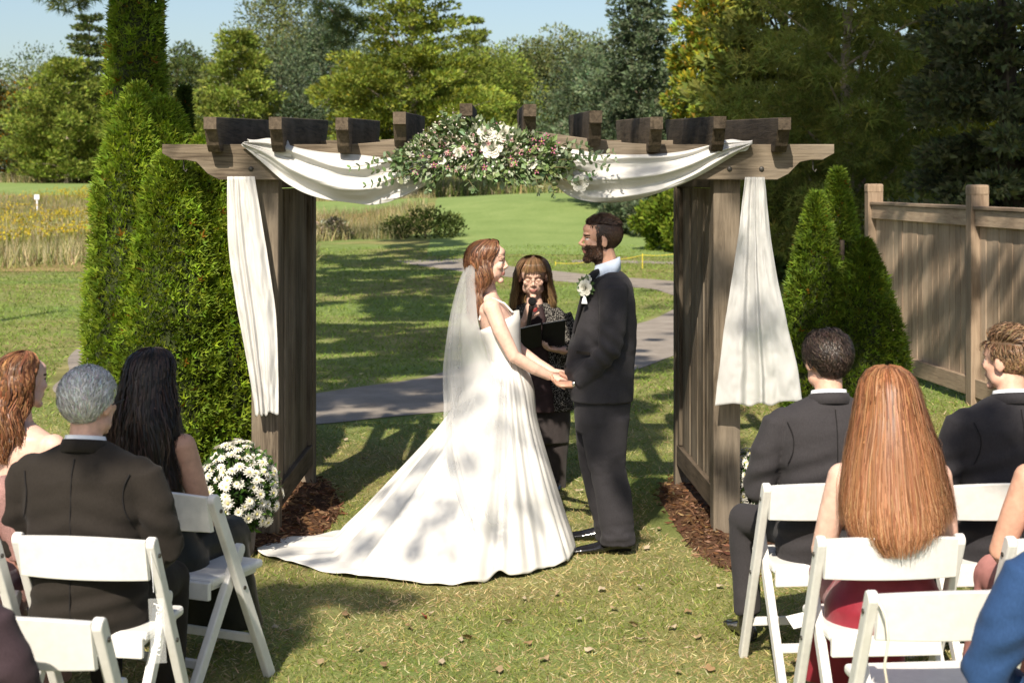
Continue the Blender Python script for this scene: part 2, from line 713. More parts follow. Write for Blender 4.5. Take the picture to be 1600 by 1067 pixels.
# ------------------------------------------------------------------ foliage kit
LEAF = (np.array([(0, 0, 0), (.45, .30, .07), (1, 0, -.06), (.45, -.30, .07)]), np.array([(0, 1, 2), (0, 2, 3)]))
LEAF1 = (np.array([(0, -.22, 0), (.35, .32, .05), (1, -.02, -.04)]), np.array([(0, 1, 2)]))
_sv, _sf = [], []
for a, l, w, o in ((0, 1.0, .07, 0), (.75, .62, .06, .15), (-.75, .62, .06, .15), (.62, .55, .05, .42), (-.62, .55, .05, .42)):
    d = np.array([math.cos(a), math.sin(a)]); e = np.array([-d[1], d[0]])
    b0 = np.array([o, 0])
    k = len(_sv)
    for q, zz in ((b0 + d * l * .12 - e * w * 1.5, 0), (b0 + d * l * .3 + e * w * 1.6, .05), (b0 + d * l, -.06)):
        _sv.append((q[0], q[1], zz))
    _sf += [(k, k + 1, k + 2)]
SPRAY = (np.array(_sv), np.array(_sf))
_sv, _sf = [], []
for i in range(5):
    a = i * 2 * PI / 5
    d = nrm(V(.75, math.cos(a) * .65, math.sin(a) * .65)); e = nrm(np.cross(d, V(.3, math.sin(a), -math.cos(a))))
    k = len(_sv)
    _sv += [tuple(-e * .055), tuple(e * .055), tuple(d)]
    _sf.append((k, k + 1, k + 2))
TUFT = (np.array(_sv), np.array(_sf))
SPRAY3 = (SPRAY[0][:9] * V(1, 1.25, 1), SPRAY[1][:3])


def rand_dirs(n, r=rng):
    v = r.normal(size=(n, 3))
    return nrm(v)


def cards(mb, pos, out, size, tpl, col, roll=None, m=0):
    pos = np.asarray(pos, float); n = len(pos)
    out = nrm(out)
    ref = rand_dirs(n) if roll is None else roll
    side = nrm(np.cross(out, ref))
    up = np.cross(side, out)
    tv, tf = tpl
    size = np.broadcast_to(np.asarray(size, float), (n,))
    v = pos[:, None, :] + size[:, None, None] * (tv[None, :, 0:1] * out[:, None, :] + tv[None, :, 1:2] * side[:, None, :] + tv[None, :, 2:3] * up[:, None, :])
    k = len(tv)
    f = (tf[None] + (np.arange(n) * k)[:, None, None]).reshape(-1, 3)
    c = np.repeat(np.asarray(col, float), k, axis=0) if np.ndim(col) == 2 else np.tile(col, (n * k, 1))
    mb.add(v.reshape(-1, 3), f, m, c)


def pal(n, cols, jitter=.2, w=None, r=rng):
    cols = np.asarray(cols, float)
    i = r.choice(len(cols), n, p=w)
    return np.clip(cols[i] * (1 + jitter * r.normal(size=(n, 1))) * (1 + .06 * r.normal(size=(n, 3))), .004, .9)


FOL = foliage('foliage', .33)
FOLD = foliage('foliage_matt', .22, .75, 1.0, .12)
BARK = mat('bark', (.13, .10, .075), .95, .45, 9, .8, 14, stretch=(1, 1, .25), dist=.03)
BARK_PALE = mat('bark_pale', (.30, .25, .20), .95, .35, 7, .8, 12, stretch=(1, 1, .22), dist=.03)
BARK_DARK = mat('bark_dark', (.06, .05, .04), .95, .4, 9, .6, 14, stretch=(1, 1, .25), dist=.03)


def trunk_limbs(root, base, top, r0, tips, bark=BARK, lean=0.0, nseg=7, limb=.42):
    mb = MB()
    z = np.linspace(0, 1, nseg)
    pts = base[None] + (top - base)[None] * z[:, None]
    pts[1:-1, :2] += rng.normal(size=(nseg - 2, 2)) * r0 * .35
    rad = r0 * (1 - .8 * z) + r0 * .45 * np.exp(-z * 14)
    mb.tube(pts, rad, 8, V(1, 0, 0))
    for tp in tips:
        s = np.clip(((tp[2] - base[2]) / (top[2] - base[2])) - .12 - .1 * rng.random(), .12, .95)
        st = base + (top - base) * s
        mid = st * .5 + tp * .5 + V(0, 0, .06) * np.linalg.norm(tp - st)
        rr = r0 * (1 - .8 * s) * limb
        mb.tube([st, mid, tp], [rr, rr * .6, rr * .2], 5)
    return mb.build('trunk', bark, root)


def clump_points(centers, radii, n, flat=.75, up=.35, squash=None):
    """leaf positions and directions spread through clumps, denser to the outside"""
    centers = np.asarray(centers); radii = np.asarray(radii)
    w = radii ** 2
    i = rng.choice(len(centers), n, p=w / w.sum())
    d = rand_dirs(n)
    rr = (.45 + .55 * rng.random(n) ** .5)[:, None] * radii[i][:, None]
    off = d * rr
    off[:, 2] *= flat
    pos = centers[i] + off
    out = nrm(d * V(1, 1, .7) + V(0, 0, up) + .55 * rand_dirs(n))
    return pos, out, i


def broad_tree(name, label, cat, base, h, w, cols, n=9000, leaf=.3, clear=.2, clumps=46, bark=BARK, group=None, r0=None, gapw=1.0, shape=1.0, seed=1, wts=None, flat=.8):
    global rng
    rng = np.random.default_rng(seed)
    base = np.asarray(base, float)
    root = thing(name, base, label, cat, group)
    cz = base[2] + h * (clear + (1 - clear) / 2)
    rz = h * (1 - clear) / 2
    d = rand_dirs(clumps)
    rr = (.45 + .5 * rng.random(clumps) ** .6)[:, None]
    cen = d * rr * V(w / 2, w / 2, rz)
    cen[:, :2] *= (1 - .35 * shape * np.clip(cen[:, 2:3] / rz, -.3, 1))
    cen += V(base[0], base[1], cz)
    rad = w * (.10 + .09 * rng.random(clumps)) * gapw
    pos, out, i = clump_points(cen, rad, n, flat)
    tone = 1 + .22 * rng.normal(size=clumps)
    c = pal(n, cols, .16, wts) * np.clip(tone[i], .6, 1.5)[:, None]
    mb = MB()
    cards(mb, pos, out, leaf * (.7 + .6 * rng.random(n)), LEAF1, c)
    mb.build('crown', FOLD, root, smooth=False)
    trunk_limbs(root, base - V(0, 0, .05), V(base[0], base[1], base[2] + h * .82), r0 or h * .022, cen[:14], bark)
    return root


def pine_tree(name, label, base, h, w, cols, n=9000, leaf=.4, clear=.12, whorls=15, bark=BARK, group=None, r0=None, droop=.0, seed=1, tpl=None, cone=.8, flat=.42, per=7, kind='pine tree'):
    """layered sprays on near-level branches"""
    global rng
    rng = np.random.default_rng(seed)
    base = np.asarray(base, float)
    root = thing(name, base, label, kind, group)
    cen, rad, tips = [], [], []
    for k in range(whorls):
        q = clear + (1 - clear) * (k + .5 * rng.random()) / whorls
        z = base[2] + h * q
        s = (q - clear) / (1 - clear)
        rmax = w / 2 * (1 - s) ** cone * (.75 + .4 * rng.random()) * min(1, .55 + s * 3) + .05 * w
        m = max(3, int(per * (1 - .5 * s)))
        a0 = rng.random() * 6
        for j in range(m):
            a = a0 + j * 2 * PI / m + rng.normal() * .25
            L = rmax * (.65 + .5 * rng.random())
            tip = V(base[0] + math.cos(a) * L, base[1] + math.sin(a) * L, z + L * (.12 - droop) + rng.normal() * h * .008)
            if j % 2 == 0:
                tips.append(tip)
            for u in (.45, .75, 1.0):
                cc = V(base[0], base[1], z) * (1 - u) + tip * u
                cen.append(cc)
                rad.append(max(.06 * w, L * .27 * (1.1 - .35 * u)))
    cen = np.array(cen); rad = np.array(rad)
    pos, out, i = clump_points(cen, rad, n, flat, .45)
    axis = np.array([base[0], base[1], 0])
    radial = nrm((pos - axis) * V(1, 1, 0))
    out = nrm(out + .6 * radial - V(0, 0, droop))
    tone = np.clip(1 + .2 * rng.normal(size=len(cen)), .6, 1.5)
    c = pal(n, cols, .15) * tone[i][:, None]
    mb = MB()
    cards(mb, pos, out, leaf * (.7 + .6 * rng.random(n)), tpl or LEAF1, c)
    mb.build('crown', FOLD, root, smooth=False)
    trunk_limbs(root, base - V(0, 0, .05), V(base[0], base[1], base[2] + h * .95), r0 or h * .018, tips[::3][:26], bark)
    return root


def at_tree(px, D):
    X = (px - 800) / F * D
    return V(X, D, float(terrain(X, D)))


def hgt(py, D, base):
    return EYE - (py - HY) / F * D - base[2]


def wpx(w, D):
    return w / F * D


YG = [(.185, .23, .055), (.145, .19, .05), (.23, .265, .07)]       # sunlit white pine
DG = [(.09, .12, .042), (.07, .10, .036), (.12, .14, .05)]
GG = [(.145, .17, .07), (.18, .195, .085), (.115, .145, .06)]
BG = [(.115, .15, .09), (.145, .18, .105), (.09, .125, .075)]
OR = [(.32, .14, .03), (.26, .17, .04), (.13, .15, .04)]
YO = [(.37, .32, .06), (.38, .25, .07), (.19, .24, .055)]
TG = 'trees beyond the golf course'
# px, D, top y, width px, kind, colours
far = [
    ('broad', 20, 122, 150, 150, OR, 'orange tinged maple tree at the left edge of the far tree line', 7000),
    ('broad', 62, 120, 128, 140, GG, 'rounded green tree in front of the orange maple', 7000),
    ('pine', 140, 118, 36, 110, DG, 'tall dark pine left of the tall clipped cedar spire', 8000),
    ('pine', 105, 112, 100, 165, YG, 'yellow green pine with split pale trunk left of cedar', 9000),
    ('broad', 278, 120, 95, 110, DG, 'dark round tree seen between cedar spires', 6000),
    ('pine', 372, 108, 62, 165, YG, 'broad yellow green pine right of the cedar spires', 11000),
    ('broad', 440, 118, 26, 165, GG, 'grey green tree behind the first pergola rafters', 9000),
    ('broad', 515, 112, 58, 150, BG, 'blue green rounded tree left of the tallest pine', 9000),
    ('broad', 575, 120, 78, 120, DG, 'dark green tree beside the tallest pine', 6000),
    ('pine', 742, 120, 42, 95, YG, 'slim open pine top right of the tallest pine', 5000),
    ('broad', 735, 112, 88, 150, YG, 'yellowish tree above the flower arrangement', 9000),
    ('broad', 800, 118, 92, 150, GG, 'green tree above centre of pergola', 9000),
    ('broad', 872, 120, 80, 140, GG, 'rounded green tree left of the blue spruce', 9000),
    ('broad', 935, 110, 108, 150, BG, 'grey green tree just left of the blue spruce', 8000),
    ('broad', 690, 116, 150, 150, GG, 'low olive tree behind the tallest pine trunk', 7000),
    ('broad', 215, 122, 120, 150, GG, 'olive tree hidden mostly by the tall cedar spire', 5000),
    ('broad', 330, 128, 110, 150, DG, 'dark tree deep in the line between two yellow green pines', 5000),
    ('broad', 480, 132, 70, 170, DG, 'tall dark tree deep in the line left of the tallest pine', 6000),
    ('broad', 610, 130, 90, 160, GG, 'olive tree deep in the line behind the tallest pine', 5000),
    ('broad', 840, 132, 120, 170, DG, 'dark tree deep in the line above the second rose cluster', 5000),
    ('broad', 960, 126, 70, 160, GG, 'grey olive tree deep in the line behind the blue spruce', 5000),
    ('broad', 70, 132, 110, 190, DG, 'dark tree deep in the line at far left', 5000),
    ('broad', 160, 130, 130, 170, DG, 'dark tree deep in the line behind the cedar spire', 4000),
    ('broad', -150, 120, 120, 190, GG, 'olive tree left of the frame edge in the far line', 3500),
    ('pine', -260, 116, 90, 190, YG, 'yellow green pine well left of the frame edge', 3500),
    ('broad', -380, 122, 110, 200, DG, 'dark tree well left of the frame edge', 3000),
    ('broad', -520, 120, 120, 220, GG, 'green tree farthest left outside the frame', 3000),
    ('broad', -40, 118, 110, 120, DG, 'dark tree at the frame edge left of the orange maple', 4000),
]
for k, (kd, px, D, ty, wp, cols, lab, n) in enumerate(far):
    b = at_tree(px, D)
    h = hgt(ty, D, b) * (1.16 if kd == 'broad' else 1.06)
    if kd == 'broad':
        broad_tree('broadleaf_tree', lab, 'tree', b, h, wpx(wp, D) * 1.4, cols, int(n * 2.5), .26, .0, 90, group=TG, seed=50 + k)
    else:
        pine_tree('pine_tree', lab, b, h, wpx(wp, D) * 1.35, cols, int(n * 2.5), .30, .05, 18, group=TG, seed=50 + k, bark=BARK_PALE if k == 3 else BARK)

# the tallest sunlit pine with its pale trunk between the swag and the flowers
b = at_tree(642, 78)
pine_tree('pine_tree', 'tallest yellow green pine with grey trunk above the left swag', b, hgt(-60, 78, b), wpx(300, 78), YG + [(.2, .22, .04)], 44000, .23, .17, 15, BARK_PALE, None, wpx(9, 78), seed=91, cone=.6, flat=.35, per=8)
# understory shrubs at the edge of the fairway
for k, (px, D, ty, wp, cols, lab) in enumerate([
    (775, 92, 268, 90, YG, 'yellow green bush beyond the fairway left of centre'),
    (845, 84, 275, 110, DG, 'dark spreading evergreen bush beyond the fairway mound'),
    (905, 86, 280, 100, GG, 'grey green bush behind the groom hair'),
    (700, 96, 285, 70, GG, 'small bush right of the tallest pine trunk'),
    (560, 100, 262, 150, GG, 'olive bush under the left swag far off'),
    (480, 104, 262, 120, DG, 'dark bush beyond field by the left post'),
    (965, 70, 285, 120, BG, 'blue green bush behind the groom shoulder'),
]):
    b = at_tree(px, D)
    broad_tree('bush', lab, 'bush', b, hgt(ty, D, b) + .3, wpx(wp, D), cols, 9000, .2, .0, 30, group='bushes beyond the fairway', seed=130 + k, r0=.06)

# blue spruce, autumn maple and shrubs right of centre
b = at_tree(1000, 56)
pine_tree('spruce_tree', 'tall blue green spruce above the right half of pergola', b, hgt(-40, 56, b), wpx(235, 56), BG + [(.12, .15, .09)], 40000, .19, .03, 22, BARK, None, None, .18, 92, None, .75, .5, 9, 'spruce')
b = at_tree(1118, 52)
broad_tree('maple_tree', 'autumn maple with yellow and orange leaves beside the spruce', 'maple', b, hgt(-70, 52, b), wpx(140, 52), YO, 24000, .2, .1, 60, seed=93, wts=[.24, .08, .68])
b = at_tree(1060, 40)
broad_tree('shrub', 'bright green shrub behind the right pergola panel', 'shrub', b, hgt(305, 40, b), wpx(130, 40), [(.16, .22, .04), (.2, .25, .05), (.1, .15, .03)], 12000, .15, 0, 34, seed=94, r0=.05)
b = at_tree(990, 46)
broad_tree('shrub', 'grey blue juniper shrub right of the groom head', 'shrub', b, hgt(318, 46, b), wpx(110, 46), BG, 10000, .14, 0, 30, seed=95, r0=.05)

# tall pine whose bare trunk rises behind the left cedar, boughs above the frame
b = at_tree(251, 40)
root = thing('pine_tree', b, 'bare grey pine trunk rising behind the tall cedar spire', 'pine tree')
rng = np.random.default_rng(5)
cen = np.array([P(105, 5, 40), P(130, -10, 40), P(80, -12, 41), P(515, 20, 39), P(480, -5, 39), P(545, 38, 39), P(560, -10, 39.5), P(530, 60, 39), P(180, -90, 40), P(300, -110, 40), P(240, -160, 41), P(400, -60, 39.5), P(420, -170, 40), P(90, -150, 40)])
rad = np.array([.5, .5, .5, .5, .5, .5, .6, .4, 1.2, 1.2, 1.6, .8, 1.3, 1.3])
pos, out, i = clump_points(cen, rad, 6500, .5, .3)
mb = MB()
cards(mb, pos, out, .22 * (.7 + .6 * rng.random(len(pos))), TUFT, pal(len(pos), [(.08, .12, .06), (.06, .09, .04), (.13, .16, .06)], .2))
mb.build('crown', FOLD, root, smooth=False)
trunk_limbs(root, b, b + V(0, 0, 13.5), .17, [], BARK_PALE)
tb = MB()
tb.tube([P(251, -130, 40), P(110, -8, 40)], [.05, .015], 6)
tb.tube([P(249, -200, 40), P(400, -95, 39.5), P(485, -12, 39), P(545, 40, 39)], [.07, .05, .03, .015], 6)
tb.build('branch', BARK, root)

# the dark wood on the right
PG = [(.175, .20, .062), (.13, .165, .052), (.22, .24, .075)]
right = [
    ('pine', 1325, 29, -260, 420, PG, 'big dark pine with pale trunk above the right arborvitae', 17000, .19, TUFT, 201),
    ('pine', 1225, 36, -200, 300, PG + [(.16, .17, .04)], 'dark pine behind the right end of the pergola beam', 34000, .2, LEAF1, 202),
    ('pine', 1440, 37, -220, 380, [(.2, .21, .04), (.12, .14, .03)], 'yellow green pine behind the fence between darker pines', 34000, .2, LEAF1, 203),
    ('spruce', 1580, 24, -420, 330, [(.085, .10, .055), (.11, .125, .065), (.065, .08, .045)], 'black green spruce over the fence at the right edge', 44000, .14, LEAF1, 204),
]
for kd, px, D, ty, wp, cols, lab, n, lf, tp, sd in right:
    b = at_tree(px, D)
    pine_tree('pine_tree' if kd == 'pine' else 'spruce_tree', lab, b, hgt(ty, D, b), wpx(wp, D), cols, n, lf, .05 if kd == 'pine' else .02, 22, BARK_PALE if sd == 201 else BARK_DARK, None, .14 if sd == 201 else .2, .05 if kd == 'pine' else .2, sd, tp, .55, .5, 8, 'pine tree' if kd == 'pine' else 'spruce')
for k, (px, D, ty, wp, cols, lab) in enumerate([
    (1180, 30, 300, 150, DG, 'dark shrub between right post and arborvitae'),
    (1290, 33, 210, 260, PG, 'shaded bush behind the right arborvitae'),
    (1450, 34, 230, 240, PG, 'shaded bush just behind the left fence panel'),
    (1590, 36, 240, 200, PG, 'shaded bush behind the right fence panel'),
]):
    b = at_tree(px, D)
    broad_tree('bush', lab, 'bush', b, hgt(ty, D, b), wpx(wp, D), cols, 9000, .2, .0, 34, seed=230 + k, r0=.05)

# ------------------------------------------------------------------ clipped cedars (arborvitae)
def cedar(label, base, lobes, n, size, cols, seed, trunk_h, dead=.02):
    global rng
    rng = np.random.default_rng(seed)
    root = thing('arborvitae', base, label, 'arborvitae')
    mb = MB()
    core = MB()
    area = np.array([l[1] * l[2] for l in lobes]); area = area / area.sum()
    for (c, rx, rz, tip), ar in zip(lobes, area):
        c = np.asarray(c, float)
        m = int(n * ar)
        # flame-shaped lobe: radius falls to a point at the top
        q = rng.random(m) ** .85
        th = rng.random(m) * 2 * PI
        prof = np.clip(np.sin(PI * np.clip(.12 + .88 * q, 0, 1)) ** .55 * (1 - tip * q), .03, None)
        rr = rx * prof
        lump = 1 + .15 * fbm(np.stack([np.cos(th) * 2.6, np.sin(th) * 2.6, q * rz * 4.5 + seed], axis=1), seed, 3)
        dep = 1 - .20 * rng.random(m) ** 2.4
        pos = c + np.stack([np.cos(th) * rr * lump * dep, np.sin(th) * rr * lump * dep, q * rz], axis=1)
        out = nrm(np.stack([np.cos(th), np.sin(th), np.full(m, .75)], axis=1) + .55 * rand_dirs(m))
        tone = 1 + .30 * fbm(pos * 5.5, seed + 5, 2)
        cc = pal(m, cols, .18) * np.clip(tone, .5, 1.6)[:, None] * (1 - .0 * (1 - dep))[:, None] ** .5
        dd = rng.random(m) < dead
        cc[dd] = (.22, .11, .03)
        cards(mb, pos, out, size * (.6 + .8 * rng.random(m)), SPRAY3, cc)
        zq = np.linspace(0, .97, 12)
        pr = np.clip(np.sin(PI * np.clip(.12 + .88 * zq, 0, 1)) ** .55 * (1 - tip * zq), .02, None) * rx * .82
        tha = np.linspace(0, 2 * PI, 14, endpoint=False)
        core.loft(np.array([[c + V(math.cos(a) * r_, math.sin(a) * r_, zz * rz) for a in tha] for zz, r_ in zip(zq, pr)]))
    mb.build('crown', FOL, root, smooth=False)
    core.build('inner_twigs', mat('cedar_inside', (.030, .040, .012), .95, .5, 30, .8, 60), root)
    tb = MB()
    tb.tube([base, base + V(.02, 0, trunk_h)], [.06, .02], 8)
    tb.build('trunk', BARK, root)
    return root


CG = [(.20, .28, .048), (.26, .345, .06), (.145, .21, .04)]
D0 = 9.9
base = V((270 - 800) / F * D0, D0, 0)
cedar('large bright green arborvitae behind the left pergola post', base, [
    ((base[0] - .24, D0 + .05, -.1), .26, 2.70, .05),
    ((base[0] - .22, D0 - .16, -.1), .29, 2.60, .05),
    ((base[0] - .05, D0 + .0, -.1), .36, 2.60, .22),
    ((base[0] + .05, D0 - .28, -.1), .36, 2.25, .22),
    ((base[0] + .20, D0 - .05, -.1), .36, 2.35, .28),
    ((base[0] + .33, D0 - .12, -.1), .28, 1.95, .22),
], 72000, .056, CG, 301, 1.6, .006)
b2 = V((212 - 800) / F * 10.6, 10.6, 0)
cedar('tall narrow arborvitae spire rising past the top of frame', b2, [((b2[0] + .0, 10.6, .3), .20, 4.3, .12), ((b2[0] + .06, 10.7, 1.0), .16, 2.2, .2)], 17000, .06, [(.17, .24, .045), (.215, .29, .052), (.125, .18, .034)], 302, 3.4)
b3 = V((288 - 800) / F * 11.2, 11.2, 0)
cedar('dark slim arborvitae spire just left of the pergola beam end', b3, [((b3[0], 11.2, .3), .16, 2.35, .75)], 6000, .065, [(.05, .08, .02), (.07, .10, .025)], 303, 2.2)
D1 = 12.6
b4 = V((1312 - 800) / F * D1, D1, 0)
cedar('pointed green arborvitae between the right drape and the fence', b4, [
    ((b4[0] - .2, D1 - .05, -.05), .36, 1.92, .6),
    ((b4[0] + .03, D1 + .2, -.05), .36, 2.12, .62),
    ((b4[0] + .16, D1 - .15, -.05), .42, 1.55, .6),
], 30000, .058, [(.13, .19, .035), (.17, .235, .042), (.09, .14, .028)], 304, 1.5, .008)

rng = np.random.default_rng(21)
# ------------------------------------------------------------------ pergola
WD, WL, WP = (.040, .029, .020), (.205, .165, .120), (.30, .255, .20)
WX = wood('weathered_wood_x', 0, WD, WL, pale=WP)
WY = wood('weathered_wood_y', 1, (.020, .015, .010), (.115, .088, .062), pale=(.18, .14, .105))
WZ = wood('weathered_wood_z', 2, WD, WL, pale=WP)
DF, DR = 8.57, 10.0
perg = thing('pergola', (.0, 9.2, 0), 'weathered wooden pergola arch with ten rafters and slatted side panels', 'pergola')


def post(x, D, w, d, z1, name='post', m=None):
    mb = MB()
    mb.box((x, D, z1 / 2 - .05), (w, d, z1 + .1))
    return mb.build(name, m or WZ, perg, smooth=False, bevel=.008)


xl, xr = (417 - 800) / 280, (1133 - 800) / 280
xlr, xrr = (478 - 800) / 240, (1068 - 800) / 240
post(xl, DF, .150, .14, 2.06)
post(xr, DF, .150, .14, 2.06)
post(xlr, DR, .12, .12, 2.10)
post(xrr, DR, .12, .12, 2.10)


def arch(u):
    """rise of the beam towards its middle"""
    return .078 * smooth01(1 - abs(u) / .48) ** 1.0


def beam(D, z0, z1, x0, x1, name):
    n = 40
    top, bot = [], []
    xm, hw = (x0 + x1) / 2, (x1 - x0) / 2
    for i in range(n + 1):
        u = -1 + 2 * i / n
        top.append((xm + hw * u, z1 + arch(u)))
    tail = .255
    ub = np.linspace(-1, 1, 60)
    for u in ub[::-1]:
        x = xm + hw * u
        e = hw - abs(x - xm)                     # distance from the end
        if e < .02:
            zz = z1 - .05
        elif e < .13:
            zz = z1 - .085
        elif e < tail:
            s = (e - .13) / (tail - .13)
            zz = z1 - .085 - (z1 - .085 - z0) * (1 - math.sqrt(max(0, 1 - s * s)))
        else:
            zz = z0 + arch(u) * .9
        bot.append((x, zz))
    o = strip_prism(top, bot[::-1], .075, D)
    return o.build(name, WX, perg, smooth=False, bevel=.005)


def strip_prism(top, bot, thick, D):
    """solid between an upper and a lower polyline in x-z, given as functions of x"""
    tx = np.array([p[0] for p in top]); tz = np.array([p[1] for p in top])
    bx = np.array([p[0] for p in bot]); bz = np.array([p[1] for p in bot])
    xs = np.unique(np.round(np.concatenate([tx, bx]), 4))
    T = np.interp(xs, tx, tz); B = np.interp(xs, bx, bz)
    rings = np.array([[(x, D - thick / 2, b), (x, D + thick / 2, b), (x, D + thick / 2, t), (x, D - thick / 2, t)] for x, t, b in zip(xs, T, B)])
    return MB().loft(rings)


DB = DF - .115
zf = lambda py, D: EYE - (py - HY) / F * D
front_beam = beam(DB, zf(281, DB), zf(226, DB), (256 - 800) / F * DB, (1301 - 800) / F * DB, 'front_beam')
DB2 = DR + .1
beam(DB2, zf(282, DB2) + .06, zf(228, DB2) + .035, xlr - .5, xrr + .5, 'rear_beam')
# rafters run front to back and show their sides away from the middle
for k, (px, ty) in enumerate([(328, 183), (430, 183), (534, 184), (624, 175), (728, 162), (828, 163), (931, 173), (1026, 183), (1125, 182), (1226, 184)]):
    d0, d1 = 8.2, 10.5
    x = (px - 800) / F * d0
    z1 = zf(ty, d0)
    hgt_ = .185
    prof_t = [(d0, z1), (d1, z1 + .07)]
    fr = [(d0, z1 - .065), (d0 + .03, z1 - .07), (d0 + .055, z1 - .105), (d0 + .085, z1 - .15), (d0 + .13, z1 - hgt_), (d1 - .13, z1 + .07 - hgt_), (d1 - .06, z1 + .07 - .11), (d1, z1 + .07 - .06)]
    td = np.array([q[0] for q in fr]); tz = np.array([q[1] for q in fr])
    w = .068
    rings = np.array([[(x - w / 2, d, b), (x + w / 2, d, b), (x + w / 2, d, t), (x - w / 2, d, t)] for d, b, t in zip(td, tz, np.interp(td, [d0, d1], [z1, z1 + .07]))])
    rings[:, :, 0] -= (rings[:, :, 1] - d0) * .012
    mb = MB().loft(rings)
    mb.build('rafter', WY, perg, smooth=False, bevel=.006)

# side panels: frame, vertical boards, low rail
for sx, xa, xb in ((-1, xl, xlr), (1, xr, xrr)):
    off = .035 * -sx
    xa2, xb2 = xa + off, xb + off * .5
    dirv = nrm(V(xb2 - xa2, DR - DF, 0))
    Rm = np.stack([dirv, np.cross(V(0, 0, 1), dirv), V(0, 0, 1)], axis=1)
    L = math.hypot(xb2 - xa2, DR - DF) - .13
    c = V((xa2 + xb2) / 2, (DF + DR) / 2, 0)
    for zc, hh in ((.22, .13), (2.0, .10)):
        MB().box(c + V(0, 0, zc), (L, .075, hh), Rm).build('panel_rail', WY, perg, smooth=False, bevel=.005)
    for q in (-1, 1):
        MB().box(c + dirv * (L / 2 - .04) * q + V(0, 0, 1.115), (.07, .065, 1.65), Rm).build('panel_stile', WZ, perg, smooth=False, bevel=.005)
    nb = 11
    bl = (L - .15) / nb
    for i in range(nb):
        MB().box(c + dirv * (-(L - .15) / 2 + bl * (i + .5)) + V(0, 0, 1.115) + Rm[:, 1] * rng.normal() * .002, (bl - .008, .02, 1.66), Rm).build('panel_board', WZ, perg, smooth=False, bevel=.002)
IRON = mat('iron', (.08, .075, .07), .5, .2, 40, metallic=.6)
for px in (462, 1140, 392, 1190):
    c = P(px, 264, DB - .042)
    MB().ell(c, (.014, .008, .014), None, 10, 6).build('bolt', IRON, front_beam)
for px in (287, 1270):
    c = P(px, 256, DB)
    MB().tube([c + V(0, 0, .02), c + V(0, 0, -.03), c + V(.012, 0, -.045), c + V(.02, 0, -.03)], .004, 6).build('hook', IRON, front_beam)

# ------------------------------------------------------------------ mulch beds and lawn litter are further below; fence first
FZ = wood('fence_wood_z', 2, (.22, .155, .105), (.44, .33, .235), pale=(.50, .40, .30))
FY = wood('fence_wood_y', 1, (.20, .14, .10), (.40, .30, .21), pale=(.45, .36, .26))
fence = thing('fence', (4.0, 14.9, 0), 'tall vertical board wooden fence with square posts', 'fence')
fp = [V(3.84, 16.3, 0), V(4.12, 13.6, 0), V(4.40, 10.9, 0)]
for i, p_ in enumerate(fp):
    mb = MB().box(p_ + V(0, 0, .93), (.16, .16, 1.9))
    o = mb.build('post', FZ, fence, smooth=False, bevel=.006)
    MB().box(p_ + V(0, 0, 1.90), (.17, .17, .10)).build('post_cap', FZ, o, smooth=False, bevel=.02)
for a, b_ in zip(fp[:-1], fp[1:]):
    d = nrm(b_ - a)
    Rm = np.stack([d, np.cross(V(0, 0, 1), d), V(0, 0, 1)], axis=1)
    L = np.linalg.norm(b_ - a) - .16
    c = (a + b_) / 2
    s = -Rm[:, 1] if Rm[0, 1] > 0 else Rm[:, 1]
    for zc, hh, th, oo in ((1.745, .03, .15, 0), (1.655, .14, .05, .03), (.16, .16, .05, .03)):
        MB().box(c + V(0, 0, zc) + s * oo, (L, th, hh), Rm).build('rail', FY, fence, smooth=False, bevel=.004)
    nb = 19
    for i in range(nb):
        MB().box(c + d * (-L / 2 + L / nb * (i + .5)) + V(0, 0, .87) + s * rng.normal() * .0025, (L / nb - .006, .02, 1.46), Rm).build('board', FZ, fence, smooth=False, bevel=.002)

# ------------------------------------------------------------------ white drapes
DRAPE = cloth('drape_cloth', (.74, .73, .71), .30, 1.0, .7, .1, .15)
SHEER = cloth('sheer_cloth', (.76, .76, .75), .35, .72, .6, .1, .2, .08)


def swag(parent, top_line, bot_line, D, folds, seed, mtl, nu=90, nv=60, depth=.07, name='swag', gather=(0, 0)):
    """cloth hung between an upper and a lower edge drawn in photo pixels, with folds that run lengthwise"""
    u = np.linspace(0, 1, nu)
    T = interp(u, [q[0] for q in top_line], [(q[1], q[2]) for q in top_line])
    B = interp(u, [q[0] for q in bot_line], [(q[1], q[2]) for q in bot_line])
    v = np.linspace(0, 1, nv)
    rings = np.zeros((nu, nv, 3))
    for j, q in enumerate(v):
        px = T[:, 0] * (1 - q) + B[:, 0] * q
        py = T[:, 1] * (1 - q) + B[:, 1] * q
        wob = .12 * np.sin(u * 5 + seed) + .06 * np.sin(u * 11 + seed * 2)
        ph = (q + wob) * folds * 2 * PI
        sag = np.sin(PI * u)
        d = -depth * (.35 + .65 * np.sin(PI * q)) * (.5 + .5 * sag) - .022 * np.sin(ph) * (.5 + .5 * sag) - .006 * np.sin(ph * 2.3 + 1 + u * 6) * (.4 + .6 * np.sin(u * 4 + q * 3) ** 2)
        d = d + .014 * fbm(np.stack([u * 4, np.full(nu, q * 7), np.full(nu, seed * 3.)], axis=1), seed, 3)
        rings[:, j, 0] = (px - 800) / F * D
        rings[:, j, 1] = D + d
        rings[:, j, 2] = EYE - (py - HY) / F * D - .006 * np.cos(ph) * sag
    mb = MB()
    mb.loft(rings, cap=False, closed=False)
    o = mb.build(name, mtl, parent)
    sm = o.modifiers.new('thick', 'SOLIDIFY'); sm.thickness = .003
    return o


